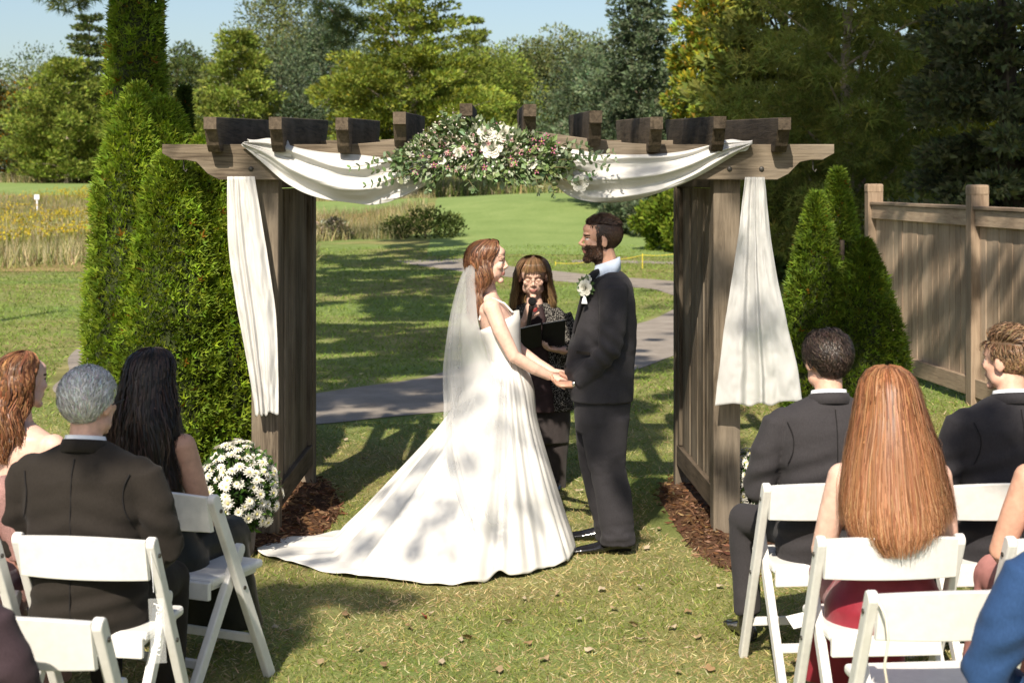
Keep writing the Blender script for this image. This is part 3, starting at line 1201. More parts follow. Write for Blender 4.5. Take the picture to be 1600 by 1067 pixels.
def tail(parent, left, right, D, folds, seed, mtl, amp=.02, nz=80, nx=70, name='tail'):
    t = np.linspace(0, 1, nz)
    L = interp(t, [q[0] for q in left], [(q[1], q[2]) for q in left])
    Rr = interp(t, [q[0] for q in right], [(q[1], q[2]) for q in right])
    rings = np.zeros((nz, nx, 3))
    for j, q in enumerate(np.linspace(0, 1, nx)):
        ph = (q + .10 * math.sin(q * 7 + seed)) * folds * 2 * PI + .7 * np.sin(t * 2.2 + seed)
        px = L[:, 0] * (1 - q) + Rr[:, 0] * q
        py = L[:, 1] * (1 - q) + Rr[:, 1] * q
        a = amp * (.45 + .75 * t)
        d = -a * np.sin(ph) * (.6 + .4 * math.sin(q * 11 + seed)) - a * .25 * np.sin(ph * 2.1 + 1.3 + t * 2) - a * .5 * math.sin(PI * q)
        d = d + .01 * fbm(np.stack([np.full(nz, q * 6), t * 9, np.full(nz, seed * 1.)], axis=1), seed, 3)
        rings[:, j, 0] = (px - 800) / F * D + .004 * np.cos(ph)
        rings[:, j, 1] = D + d
        rings[:, j, 2] = EYE - (py - HY) / F * D + .012 * np.sin(ph * 1.0) * t ** 6
    mb = MB().loft(rings, cap=False, closed=False)
    o = mb.build(name, mtl, parent)
    sm = o.modifiers.new('thick', 'SOLIDIFY'); sm.thickness = .002
    return o


DS = DB - .05
dl = thing('drape', (-1.3, DS, 1.2), 'white fabric swag and tail over the left side of pergola beam', 'drape')
swag(dl, [(0, 384, 222), (.08, 425, 220), (.18, 470, 231), (.45, 560, 243), (.75, 640, 242), (1, 715, 222)],
     [(0, 378, 226), (.08, 408, 252), (.18, 452, 288), (.45, 555, 317), (.75, 640, 305), (1, 718, 252)], DS, 2.2, 3, DRAPE)
# the fold that wraps over the beam top
mb = MB()
wr = []
for q in np.linspace(0, 1, 14):
    px = 386 + q * 62
    for_ = [P(px + 10, 238 + q * 8, DS - .03), P(px + 4, 221 + 2 * math.sin(q * 9), DS - .02), P(px, 217.5 + 2 * math.sin(q * 9), DS + .06), P(px, 219, DS + .16), P(px, 240, DS + .19)]
    wr.append(for_)
mb.loft(np.array(wr), cap=False, closed=False)
o = mb.build('swag_wrap', DRAPE, dl)
o.modifiers.new('s', 'SUBSURF').render_levels = 2
o.modifiers.new('thick', 'SOLIDIFY').thickness = .003
tail(dl, [(0, 355, 276), (.3, 358, 395), (.6, 374, 500), (.85, 392, 600), (1, 399, 648)],
     [(0, 397, 276), (.3, 417, 395), (.6, 431, 500), (.85, 434, 600), (1, 434, 645)], DB - .07, 3.2, 4, DRAPE, .020)
dr = thing('drape', (1.3, DS, 1.2), 'white sheer fabric swag and wide tail on the right side of pergola', 'drape')
swag(dr, [(0, 1174, 222), (.1, 1130, 224), (.25, 1070, 236), (.5, 985, 241), (.75, 905, 236), (1, 845, 222)],
     [(0, 1172, 226), (.1, 1138, 248), (.25, 1075, 284), (.5, 975, 316), (.75, 895, 308), (1, 842, 262)], DS, 2.4, 7, DRAPE)
mb = MB()
wr = []
for q in np.linspace(0, 1, 14):
    px = 1176 - q * 62
    wr.append([P(px - 8, 236 + q * 8, DS - .03), P(px - 2, 222 + 2 * math.sin(q * 9), DS - .02), P(px, 218.5 + 2 * math.sin(q * 9), DS + .06), P(px, 220, DS + .16), P(px, 240, DS + .19)])
mb.loft(np.array(wr), cap=False, closed=False)
o = mb.build('swag_wrap', DRAPE, dr)
o.modifiers.new('s', 'SUBSURF').render_levels = 2
o.modifiers.new('thick', 'SOLIDIFY').thickness = .003
tail(dr, [(0, 1163, 277), (.3, 1149, 390), (.6, 1132, 500), (.85, 1121, 590), (1, 1116, 634)],
     [(0, 1196, 277), (.3, 1208, 390), (.6, 1229, 500), (.85, 1247, 580), (1, 1253, 628)], DB - .10, 2.6, 9, SHEER, .030)

# ------------------------------------------------------------------ flower arrangement
PETAL = cloth('petal_white', (.80, .78, .70), .25, 1, .6, 0)
PINK = cloth('petal_pink', (.55, .18, .30), .25, 1, .6, 0)
BLUSH = cloth('petal_blush', (.70, .45, .42), .25, 1, .6, 0)
GREEN = foliage('florist_green', .2)


def petal(w, h, cup, curl, n=5):
    """petal surface in local x (width), y (outward), z (up)"""
    rows = []
    for i in range(n):
        t = i / (n - 1)
        ww = w * math.sin(PI * (.16 + .62 * t)) ** .8
        y = cup * math.sin(t * PI * .5) + curl * t ** 4
        z = h * t - curl * .5 * t ** 4
        rows.append([(ww * s, y - .25 * ww * abs(s) ** 1.5 * 1.2 + .0, z) for s in (-1, -.5, 0, .5, 1)])
    return np.array(rows)


def rose_mesh():
    mb = MB()
    k = 0
    for ring, (m, r0, h, w, cup, curl) in enumerate([(3, .004, .034, .016, .006, 0), (4, .009, .034, .02, .012, .004), (5, .015, .032, .024, .017, .010), (6, .02, .028, .028, .022, .016), (6, .022, .020, .032, .034, .018)]):
        for j in range(m):
            a = j * 2 * PI / m + ring * .7
            p_ = petal(w, h, cup, curl)
            p_[..., 1] += r0
            mb.loft(p_ @ rotz(a).T, cap=False, closed=False)
    return mb.mesh('rose', PETAL)


def daisy_mesh(mtl, center, m=9, r=.024, layers=2):
    mb = MB()
    for L in range(layers):
        for j in range(m):
            a = j * 2 * PI / m + L * PI / m
            q = np.array([(.003, 0, .002), (r * .55, r * .17, .006 - .003 * L + .004 * L), (r, 0, .002 + .007 * L), (r * .55, -r * .17, .006 + .004 * L)])
            q[:, 0] *= 1 - .25 * L
            mb.add(q @ rotz(a).T, [(0, 1, 2, 3)], 0)
    mb.ell((0, 0, .005), (r * .24, r * .24, .005), None, 8, 5, 1)
    return mb.mesh('flower', [mtl, center])


ROSE = rose_mesh()
YEL = mat('flower_eye', (.45, .35, .10), .8, .2, 60)
PKC = mat('flower_eye_dark', (.25, .05, .10), .8, .2, 60)
SMALLPINK = daisy_mesh(PINK, YEL, 5, .016, 1)
SMALLBLUSH = daisy_mesh(BLUSH, PKC, 5, .014, 2)
FA = DS - .14
fa = thing('flower_arrangement', P(770, 240, FA), 'white rose and eucalyptus arrangement pinned at centre of pergola beam', 'flowers')
rng = np.random.default_rng(33)


def face_cam(jit=.4, up=.25):
    f = nrm(V(0, -1, up) + jit * rng.normal(size=3))
    a = nrm(np.cross(f, V(.3, .2, 1)))
    return np.stack([a, np.cross(f, a), f], axis=1)


for px, py, s in [(769, 232, 1.25), (761, 209, 1.15), (787, 211, 1.1), (738, 214, .7), (716, 238, .6), (629, 276, .8), (906, 287, .95), (832, 257, .7), (690, 252, .5)]:
    inst(ROSE, 'rose', fa, P(px, py, FA - .03 - .03 * rng.random()), face_cam(.3), s * .68)
for px, py in [(853, 213), (847, 221), (838, 230), (827, 236), (797, 249), (806, 256), (812, 244), (700, 240), (678, 258), (690, 226), (724, 262), (840, 268), (842, 282), (864, 236), (757, 262), (835, 219), (870, 225), (700, 262), (660, 245), (735, 240), (650, 270)]:
    inst(SMALLPINK, 'small_pink_flower', fa, P(px, py, FA - .05), face_cam(.4), 1.25 + .3 * rng.random())
for k in range(14):
    a = rng.random() * 2 * PI; q = math.sqrt(rng.random())
    inst(SMALLBLUSH, 'small_blush_flower', fa, P(745 + math.cos(a) * 95 * q, 235 + math.sin(a) * 42 * q, FA - .04 - .04 * rng.random()), face_cam(.5), .7 + .5 * rng.random())
# foliage mass
n = 2600
a = rng.random(n) * 2 * PI; q = np.sqrt(rng.random(n))
px = 755 + np.cos(a) * 140 * q; py = 240 + np.sin(a) * 44 * q - 14 * np.exp(-((px - 715) / 40) ** 2) + np.abs(px - 755) * .10
pos = np.stack([(px - 800) / F * FA, FA + .10 * (rng.random(n) - .6), EYE - (py - HY) / F * FA], axis=1)
mb = MB()
cards(mb, pos, nrm(np.stack([np.cos(a) * .8, np.full(n, -.5), -np.sin(a) * .8], axis=1) + .6 * rand_dirs(n)), .038 * (.6 + .8 * rng.random(n)), LEAF, pal(n, [(.16, .22, .09), (.24, .30, .17), (.10, .15, .06), (.32, .37, .26)], .2))
mb.build('greenery', GREEN, fa, smooth=False)['kind'] = 'stuff'
# sprigs of tiny white buds
n = 520
a = rng.random(n) * 2 * PI; q = np.sqrt(rng.random(n))
px = 740 + np.cos(a) * 105 * q; py = 233 + np.sin(a) * 45 * q - 22 * np.exp(-((px - 700) / 22) ** 2)
pos = np.stack([(px - 800) / F * FA, FA - .05 + .06 * (rng.random(n) - .6), EYE - (py - HY) / F * FA], axis=1)
mb = MB()
cards(mb, pos, rand_dirs(n), .013 * (.6 + .8 * rng.random(n)), LEAF, pal(n, [(.75, .72, .62), (.7, .62, .56), (.55, .3, .32)], .08, [.7, .25, .05]))
mb.build('white_buds', GREEN, fa, smooth=False)['kind'] = 'stuff'
# eucalyptus stems with paired round leaves
ROUND = (np.array([(0, 0, 0)] + [(.5 - .5 * math.cos(t), .33 * math.sin(t), .05 * math.sin(t) ** 2) for t in np.linspace(.5, 2 * PI - .5, 9)]), np.array([(0, i, i + 1) for i in range(1, 9)]))
stems = [[(650, 258), (605, 254), (548, 262)], [(655, 262), (620, 268), (585, 268)], [(655, 268), (615, 280), (572, 290)], [(650, 250), (618, 243), (582, 250)],
         [(860, 245), (905, 232), (962, 252)], [(865, 250), (910, 250), (950, 262)], [(860, 262), (885, 262), (925, 270)], [(865, 270), (895, 285), (930, 275)], [(855, 240), (885, 224), (915, 228)],
         [(850, 270), (862, 290), (866, 306)], [(835, 270), (840, 290), (842, 302)], [(700, 205), (697, 192), (692, 178)], [(712, 210), (720, 195), (716, 183)], [(680, 275), (672, 292), (668, 300)], [(730, 278), (738, 290), (742, 298)], [(890, 240), (920, 244), (958, 238)]]
for st in stems:
    w_ = np.array([P(x, y, FA - .04 - .03 * i) for i, (x, y) in enumerate(st)])
    tt = np.linspace(0, 2, 9)
    c = interp(tt, [0, 1, 2], w_)
    sb = MB()
    sb.tube(c, np.linspace(.003, .001, 9), 5, c=(.16, .14, .07))
    pts = c[2:]
    tgt = nrm(np.gradient(c, axis=0))[2:]
    for sgn in (-1, 1):
        o_ = nrm(np.cross(tgt, V(0, 1, 0)) * sgn + .5 * tgt + .5 * rng.normal(size=pts.shape))
        cards(sb, pts, o_, .042 * np.linspace(1, .6, len(pts)), ROUND, pal(len(pts), [(.20, .27, .15), (.14, .20, .10), (.28, .34, .22)], .15), roll=np.tile(V(0, .3, 1), (len(pts), 1)) + .8 * rng.normal(size=(len(pts), 3)))
    sb.build('eucalyptus_stem', GREEN, fa, smooth=False)

# ------------------------------------------------------------------ mulch beds
MULCH = ground_mat('mulch', [(.36, (.05, .026, .016)), (.52, (.13, .07, .042)), (.68, (.24, .14, .085))], 9, 90, .03)


def mulch(pts, seed):
    c = np.mean(pts, axis=0)
    k = 60
    P2 = interp(np.linspace(0, len(pts), k, endpoint=False), np.arange(len(pts) + 1), np.vstack([pts, pts[:1]]))
    rings = []
    for q in np.linspace(1, .02, 12):
        xy = c + (P2 - c) * q
        z = .05 * (1 - q ** 3) + .012 * fbm(np.stack([xy[:, 0] * 9, xy[:, 1] * 9, np.zeros(k)], axis=1), seed, 2) * (q < .98) + .004
        rings.append(np.column_stack([xy, z]))
    mb = MB().loft(np.array(rings), cap=False)
    mb.add(rings[-1], [tuple(range(k))])
    o = mb.build('mulch_bed', MULCH)
    tag(o, kind='structure')
    n = 1500
    r_ = np.random.default_rng(seed)
    i = r_.integers(0, k, n); q = np.sqrt(r_.random(n)) * 1.04
    xy = c + (P2[i] - c) * q[:, None]
    pos = np.column_stack([xy, .05 * (1 - np.minimum(q, 1) ** 3) + .012])
    d = nrm(r_.normal(size=(n, 3)) * V(1, 1, .25))
    mb = MB()
    cards(mb, pos, d, .045 * (.4 + r_.random(n)), (LEAF[0] * V(1, .5, 1), LEAF[1]), pal(n, [(.18, .10, .058), (.10, .055, .034), (.28, .18, .115)], .2, None, r_))
    mb.build('wood_chips', FOLD, o, smooth=False)['kind'] = 'stuff'


mulch(np.array([G(400, 862)[:2], G(440, 858)[:2], G(500, 838)[:2], G(530, 800)[:2], G(520, 765)[:2], G(480, 745)[:2], G(430, 760)[:2], G(370, 800)[:2], G(350, 850)[:2]]), 5)
mulch(np.array([G(1180, 900)[:2], G(1120, 885)[:2], G(1075, 850)[:2], G(1045, 805)[:2], G(1030, 770)[:2], G(1060, 745)[:2], G(1130, 755)[:2], G(1210, 800)[:2], G(1230, 860)[:2]]), 6)

# ------------------------------------------------------------------ potted chrysanthemums
MUMW = daisy_mesh(cloth('mum_petal', (.84, .82, .74), .2, 1, .7, 0), mat('mum_eye', (.55, .50, .20), .8, .2, 60), 11, .026, 2)
POT = mat('pot', (.06, .05, .045), .6, .2, 20)


def mum(c, rx, rz, label, seed, nf=240):
    global rng
    rng = np.random.default_rng(seed)
    c = np.asarray(c, float)
    root = thing('potted_chrysanthemum', V(c[0], c[1], 0), label, 'flowers', None)
    rings = [[(c[0] + math.cos(a) * r_, c[1] + math.sin(a) * r_, z) for a in np.linspace(0, 2 * PI, 18, endpoint=False)] for r_, z in ((.075, .0), (.09, .14), (.098, .145), (.098, .16), (.085, .16))]
    MB().loft(np.array(rings)).build('pot', POT, root)
    d = rand_dirs(1800)
    d = d[d[:, 2] > -.93]
    mb = MB()
    rr = (.75 + .24 * rng.random(len(d)))[:, None]
    cards(mb, c + d * V(rx, rx, rz) * rr, nrm(d + V(0, 0, .3) + .5 * rand_dirs(len(d))), .045 * (.6 + .7 * rng.random(len(d))), LEAF, pal(len(d), [(.05, .10, .025), (.08, .14, .035), (.035, .07, .02)], .2))
    mb.ell(c, (rx * .72, rx * .72, rz * .72), None, 14, 9, 0, (.012, .02, .008))
    mb.build('leaves', GREEN, root, smooth=False)
    # blooms spread evenly over the dome
    i = np.arange(nf) + .5
    ph = np.arccos(1 - 1.72 * i / nf)
    th = PI * (1 + 5 ** .5) * i
    for a, b_ in zip(ph, th):
        dd = V(math.sin(a) * math.cos(b_), math.sin(a) * math.sin(b_), math.cos(a)) + .06 * rng.normal(size=3)
        if rng.random() < .12:
            continue
        f = nrm(nrm(dd) + V(0, 0, .25) + .18 * rng.normal(size=3))
        x_ = nrm(np.cross(f, rng.normal(size=3)))
        inst(MUMW, 'flower', root, c + dd * V(rx, rx, rz) * (.97 + .08 * rng.random()), np.stack([x_, np.cross(f, x_), f], axis=1), 1.0 + .5 * rng.random())


mum(P(374, 764, 8.15), .195, .225, 'dome of white potted chrysanthemums in front of left pergola post', 61)
mum(P(1188, 762, 8.75), .185, .20, 'white potted chrysanthemums half hidden behind dark haired man', 62)

# ------------------------------------------------------------------ folding chairs
RESIN = mat('white_resin', (.72, .71, .69), .42, .06, 30, .05, 120, spec=.4)


def chair_bar(a, b_, w, d, name, parent, ref=V(1, 0, 0), roundtop=False):
    mb = MB()
    a, b_ = np.asarray(a, float), np.asarray(b_, float)
    ax = nrm(b_ - a)
    u = nrm(ref - ax * np.dot(ref, ax))
    w_ = np.cross(ax, u)
    L = np.linalg.norm(b_ - a)
    o = [(0, -d / 2), (0, d / 2)]
    n = 6
    for i in range(n + 1):
        t = PI / 2 - PI * i / n
        o.append((L - d / 2 * .9 + d / 2 * .9 * math.cos(t), d / 2 * math.sin(t)))
    mb.prism(o, w, a, ax, w_)
    return mb.build(name, RESIN, parent, smooth=False, bevel=.006)


def make_chair():
    t = thing('folding_chair', (0, 0, 0), 'chair', 'chair', 'white folding chairs')
    hw = .225
    ups = []
    for s in (-1, 1):
        ups.append(chair_bar((s * hw, .21, 0), (s * hw, -.19, .80), .030, .048, 'upright', t))
        chair_bar((s * (hw - .036), -.30, 0), (s * (hw - .036), .06, .56), .030, .048, 'rear_leg', t)
    for s in (-1, 1):
        for yy, zz in ((.006, .405), (-.155, .735)):
            MB().tube([(s * (hw + .013), yy, zz), (s * (hw + .019), yy, zz)], .008, 10).build('rivet', IRON, ups[(s + 1) // 2])
    # curved back slat
    rings = []
    for u in np.linspace(-1, 1, 17):
        y = -.165 - .03 * (1 - u * u)
        top = .795 + .012 * (1 - u * u)
        rings.append([(u * (hw - .012), y + .008 - .03, top), (u * (hw - .012), y - .016 - .03, top), (u * (hw - .012), y - .016, .655), (u * (hw - .012), y + .008, .655)])
    MB().loft(np.array(rings)).build('backrest', RESIN, t, smooth=False, bevel=.004)
    o = MB()
    o.box((0, .055, .445), (.37, .35, .035))
    o.build('seat', RESIN, t, smooth=False, bevel=.012)
    MB().box((0, .055, .418), (.33, .31, .02)).build('seat_pad_rim', RESIN, t, smooth=False, bevel=.006)
    MB().box((0, .125, .17), (hw * 2 - .03, .022, .035)).build('stretcher', RESIN, t, smooth=False, bevel=.005)
    MB().box((0, -.20, .155), (hw * 2 - .10, .022, .035)).build('stretcher', RESIN, t, smooth=False, bevel=.005)
    MB().box((0, -.135, .415), (hw * 2 - .09, .022, .07)).build('stretcher', RESIN, t, smooth=False, bevel=.005)
    return t


def copy_tree(o, parent=None):
    c = o.copy()
    COL.objects.link(c)
    c.parent = parent
    for ch in list(o.children):
        copy_tree(ch, c)
    return c


chair0 = make_chair()
# top-slat centre in photo pixels, top-slat distance, yaw (positive turns the front to the right)
CH = [
    (248, 772, 5.92, -24, 'white folding chair under the woman with long black hair'),
    (128, 842, 5.16, -9, 'white folding chair of the grey haired man, with clear hanging sign'),
    (22, 976, 4.22, -9, 'white folding chair at the bottom left corner, nearest to the camera there'),
    (-118, 852, 5.16, -9, 'white folding chair of the woman in the beaded pink dress'),
    (-30, 772, 5.98, -20, 'white folding chair of the auburn haired woman'),
    (1292, 758, 6.06, 5, 'white folding chair under the dark haired man in front row'),
    (1394, 838, 5.16, 4, 'white folding chair of the woman in burgundy dress'),
    (1570, 756, 6.06, 5, 'white folding chair under the blond man'),
    (1490, 924, 4.48, 5, 'empty white folding chair nearest the camera in front of blue suit'),
    (1690, 838, 5.16, 5, 'white folding chair of the bare armed woman at right edge'),
]
chairs = []
for k, (px, py, D, yaw, lab) in enumerate(CH):
    c = chair0 if k == 0 else copy_tree(chair0)
    p_ = P(px, py, D)
    off = rotz(R(yaw)) @ V(0, -.20, 0)
    c.location = Vector((p_[0] - off[0], p_[1] - off[1], 0))
    c.rotation_euler = (0, 0, R(yaw))
    c['label'] = lab
    c.scale = (1.06, 1, 1)
    chairs.append(c)

# ------------------------------------------------------------------ people: kit
def skinmat(name, base):
    return mat(name, base, .5, .10, 35, .05, 300, spec=.35, sss=.12, tint=tuple(min(1, q * 1.06) for q in base))


SKIN = skinmat('skin', (.62, .37, .275))
SKIN_W = skinmat('skin_warm', (.58, .33, .235))
SKIN_P = skinmat('skin_pale', (.68, .44, .35))
SKIN_T = skinmat('skin_tan', (.47, .27, .19))
LIPS = mat('lips', (.46, .20, .17), .4, .1, 60)
EYEW = mat('eye_white', (.50, .45, .42), .2, .04, 60)
EYED = mat('eye_dark', (.03, .02, .015), .15, .1, 60)
HAIR = hairmat('hair')
BROW_B = mat('brow_brown', (.05, .028, .016), .8, .3, 200)
BROW_L = mat('brow_light', (.16, .10, .06), .8, .3, 200)
BEARD = mat('beard_base', (.085, .045, .028), .85, .4, 260, .6, 400)


class Head:
    def __init__(s, c, fwd, up=(0, 0, 1), k=1.0):
        s.c = np.asarray(c, float)
        s.R = frame(fwd, up)
        s.k = k

    def w(s, p):
        return s.c + (np.asarray(p, float) * s.k) @ s.R.T

    def loc(s, p):
        return ((np.asarray(p) - s.c) @ s.R) / s.k

    def ell(s, mb, c, r, rot=None, nu=14, nv=9):
        mb.ell(s.w(c), np.broadcast_to(np.asarray(r, float), (3,)) * s.k, s.R if rot is None else s.R @ rot, nu, nv)

    def add(s, mb, female=False, neck=None, nr=None, smile=False, nose=1.0):
        e = lambda *a, **k: s.ell(mb, *a, **k)
        e((0, -.012, .032), (.075, .096, .085), nu=22, nv=14)
        e((0, .028, -.035), (.056 if female else .060, .054, .074), nu=18, nv=12)
        e((0, .066, -.098), (.020 if female else .025, .018, .017))
        for q in (-1, 1):
            e((q * .040, .012, -.066), (.022 if female else .027, .040, .030))
            e((q * .036, .062, -.020), (.022, .018, .020))
            e((q * .030, .070, -.001), (.0135, .0125, .0115))
            e((q * .077, -.008, -.008), (.009, .019, .031), rotm((1, 0, 0), -.2) @ rotm((0, 0, 1), -.35 * q))
            e((q * .010, .088, -.029), (.008, .009, .006))
        e((0, .073, .024), (.048, .017, .013))
        e((0, .060, .050), (.052, .030, .030))
        mb.tube([s.w((0, .080, .018)), s.w((0, .088, -.002)), s.w((0, .1015 * nose, -.023)), s.w((0, .091, -.032))], np.array([.0075, .0085, .0105 if not female else .0085, .0075]) * s.k, 8, round_ends=True)
        e((0, .078, -.045), (.018, .010, .014))
        e((0, .0815, -.0565), (.024 if smile else .021, .0095, .0052))
        e((0, .0795, -.0665), (.018, .0095, .0062))
        r = nr or (.050 if female else .060)
        if neck is not None:
            nb = np.asarray(neck, float)
            a = s.w((0, -.012, -.055))
            mb.tube([a, a * .5 + nb * .5 + s.R[:, 1] * -.004, nb], [r * 1.0, r * .96, r * 1.12], 16)

    def mats(s, v, f, smile=False, brow_z=.026, beard=False, closed=False):
        c = s.loc(v[f].mean(axis=1))
        m = np.zeros(len(f), np.int32)
        x, y, z = np.abs(c[:, 0]), c[:, 1], c[:, 2]
        fr = y > .055
        lz = -.0615 + (.18 * (x - .008) if smile else 0)
        if beard:
            on = (z < -.028 - .9 * np.clip(.055 - y, -.02, .06) * 0) & (y > -.005) & (z > -.135) & (z < -.026 + .35 * (x - .045))
            on &= ~((y > .078) & (np.abs(z + .058) < .011) & (x < .022))
            on |= (x > .045) & (y > .004) & (y < .026) & (z < .035) & (z > -.1)
            on |= fr & (z < -.041) & (z > -.052) & (x < .030)
            m[on] = 5
        m[fr & (y > .0715) & (np.abs(z - lz) < .0105 - .25 * np.clip(x - .008, 0, .02)) & (x < .026)] = 1
        m[fr & (np.abs(z - brow_z + .004 - .10 * (x - .03)) < (.0042 if beard else .0024)) & (x > .014) & (x < .050)] = 2
        m[fr & (((x - .031) / .013) ** 2 + ((z - .0) / .0048) ** 2 < 1)] = 3
        m[fr & (((x - .030) / .0062) ** 2 + ((z - .0) / .0062) ** 2 < 1)] = 4
        m[fr & (((x - .031) / .0165) ** 2 + ((z - .0035) / .0075) ** 2 < 1) & (z > .0045) & (x > .022)] = 4
        if closed:
            m[(m == 3) | (m == 4)] = 0
            m[fr & (np.abs(z + .005 - 12 * (x - .031) ** 2) < .0022) & (np.abs(x - .031) < .014)] = 2
        return m


def hand(mb, wrist, d, n, side, s=1.0, curl=.6, spread=1.0, wr=.026):
    """palm, four unequal bent fingers, thumb from the side of the palm"""
    d = nrm(d)
    n = nrm(np.asarray(n, float) - d * np.dot(n, d))
    l = np.cross(d, n) * side
    w = np.asarray(wrist, float)
    mb.tube([w - d * .02 * s, w + d * .02 * s, w + d * .055 * s, w + d * .09 * s], np.array([(wr, wr * .8), (.031, .019), (.041, .017), (.040, .013)]) * s, 12, ref=l, round_ends=True)
    for off, ln, r in ((.030, .072, .0088), (.0105, .082, .009), (-.0095, .076, .0087), (-.0285, .060, .0078)):
        p = w + d * .086 * s + l * off * spread * s
        pts = [p - d * .012 * s, p]
        for k, (fr, an) in enumerate(((.45, .35), (.32, 1.0), (.23, 1.5))):
            a = an * curl * 1.2
            p = p + (d * math.cos(a) + n * math.sin(a)) * ln * fr * s
            pts.append(p)
        mb.tube(pts, np.array([r, r, r, r * .95, r * .8]) * s, 8, round_ends=True)
    p = w + d * .022 * s + l * .026 * s + n * .006 * s
    t1 = nrm(d * .62 + l * .65 + n * .35)
    t2 = nrm(d * .85 + l * .15 + n * .5)
    mb.tube([p - t1 * .01 * s, p, p + t1 * .042 * s, p + t1 * .042 * s + t2 * .030 * s, p + t1 * .042 * s + t2 * .045 * s], np.array([.014, .014, .011, .0098, .008]) * s, 8, round_ends=True)


def body(mb, root, voxel, mats_, heads=(), iters=2, name='body', beard=False, smile=False, brow_z=.026, closed=False):
    v, f = remesh(mb, voxel, iters)
    m = np.zeros(len(f), np.int32)
    for h in heads:
        q = h.loc(v[f].mean(axis=1))
        near = (np.abs(q) < .16).all(axis=1)
        mm = h.mats(v, f, smile, brow_z, beard, closed)
        m = np.where(near, mm, m)
    o = MB()
    o.add(v, f, m)
    return o.build(name, mats_, root), v, f


def ring(c, a, b, ra, rb, p=2.3, k=36):
    t = np.linspace(0, 2 * PI, k, endpoint=False)
    ca, sa = np.cos(t), np.sin(t)
    x = ra * np.sign(ca) * np.abs(ca) ** (2 / p)
    y = rb * np.sign(sa) * np.abs(sa) ** (2 / p)
    return np.asarray(c) + np.outer(x, a) + np.outer(y, b)


def strands(mb, paths, w0, cols, nref, w1=None, taper=True):
    """flat ribbons along paths (N,K,3); nref (N,K,3) is the way they face"""
    paths = np.asarray(paths)
    N, K = paths.shape[:2]
    t = np.gradient(paths, axis=1)
    t = nrm(t)
    s = nrm(np.cross(t, nref))
    q = np.linspace(0, 1, K)
    w = w0 * (1 - (q ** 3) * .85 if taper else np.ones(K))
    w = np.broadcast_to(w, (N, K)) * (.7 + .6 * rng.random((N, 1)))
    a = paths - s * w[..., None] / 2
    b = paths + s * w[..., None] / 2
    v = np.stack([a, b], axis=2).reshape(N, 2 * K, 3)
    i = np.arange(K - 1)
    f = np.stack([2 * i, 2 * i + 1, 2 * i + 3, 2 * i + 2], axis=1)
    f = (f[None] + (np.arange(N) * 2 * K)[:, None, None]).reshape(-1, 4)
    cols = np.asarray(cols)
    if cols.ndim == 2:
        c = np.repeat(cols, 2 * K, axis=0)
    else:
        c = np.repeat(cols, 2, axis=1).reshape(-1, 3)
    mb.add(v.reshape(-1, 3), f, 0, c)


def short_hair(root, h, cols, keep, comb, L=.04, n=2600, lift=.012, w=.004, wavy=0.0, grow=.003, seed=1, name='hair', sweep=None):
    global rng
    rng = np.random.default_rng(seed)
    C = V(0, -.012, .032); Rr = V(.075, .096, .085) + grow
    mb = MB()
    # scalp cap
    nu, nv = 40, 26
    th = np.linspace(0, 2 * PI, nu, endpoint=False)
    ph = np.linspace(-1.15, PI / 2 - .03, nv)
    g = np.array([[(math.cos(p) * math.cos(t), math.cos(p) * math.sin(t), math.sin(p)) for t in th] for p in ph])
    loc = C + g * (Rr + .002)
    ok = keep(loc.reshape(-1, 3)).reshape(nv, nu)
    faces = []
    for i in range(nv - 1):
        for j in range(nu):
            j2 = (j + 1) % nu
            if ok[i, j] and ok[i, j2] and ok[i + 1, j] and ok[i + 1, j2]:
                faces.append((i * nu + j, i * nu + j2, (i + 1) * nu + j2, (i + 1) * nu + j))
    base = np.mean(cols, axis=0) * .75
    top = [(nv - 1) * nu + j for j in range(nu)]
    faces.append(tuple(top))
    mb.add(h.w(loc.reshape(-1, 3)), faces, 0, base)
    d = rand_dirs(n * 3)
    p = C + d * Rr
    p = p[keep(p)][:n]
    n = len(p)
    nn = nrm((p - C) / Rr ** 2)
    cb = comb(p) + .16 * rng.normal(size=(n, 3))
    tn = nrm(cb - nn * (cb * nn).sum(1, keepdims=True))
    K = 6
    Ls = L(p) if callable(L) else L * np.ones(n)
    Ls = Ls * (.7 + .6 * rng.random(n))
    lf = lift(p) if callable(lift) else lift * np.ones(n)
    lf = lf * (.6 + .8 * rng.random(n))
    paths = []
    ph0 = rng.random(n) * 6
    for q in np.linspace(0, 1, K):
        x = p + tn * (Ls * q)[:, None]
        if wavy:
            x = x + np.cross(tn, nn) * (wavy * np.sin(q * 7 + ph0))[:, None]
        r_ = (x - C) / Rr
        x = C + r_ / np.linalg.norm(r_, axis=1, keepdims=True) * Rr + nn * (lf * math.sin(q * PI * .62))[:, None]
        paths.append(x)
    paths = np.stack(paths, axis=1)
    c = pal(n, cols, .22)
    W = h.w(paths.reshape(-1, 3)).reshape(n, K, 3)
    strands(mb, W, w * h.k, c, np.repeat((nn @ h.R.T)[:, None], K, axis=1) + .2 * rng.normal(size=(n, K, 3)))
    return mb.build(name, HAIR, root)


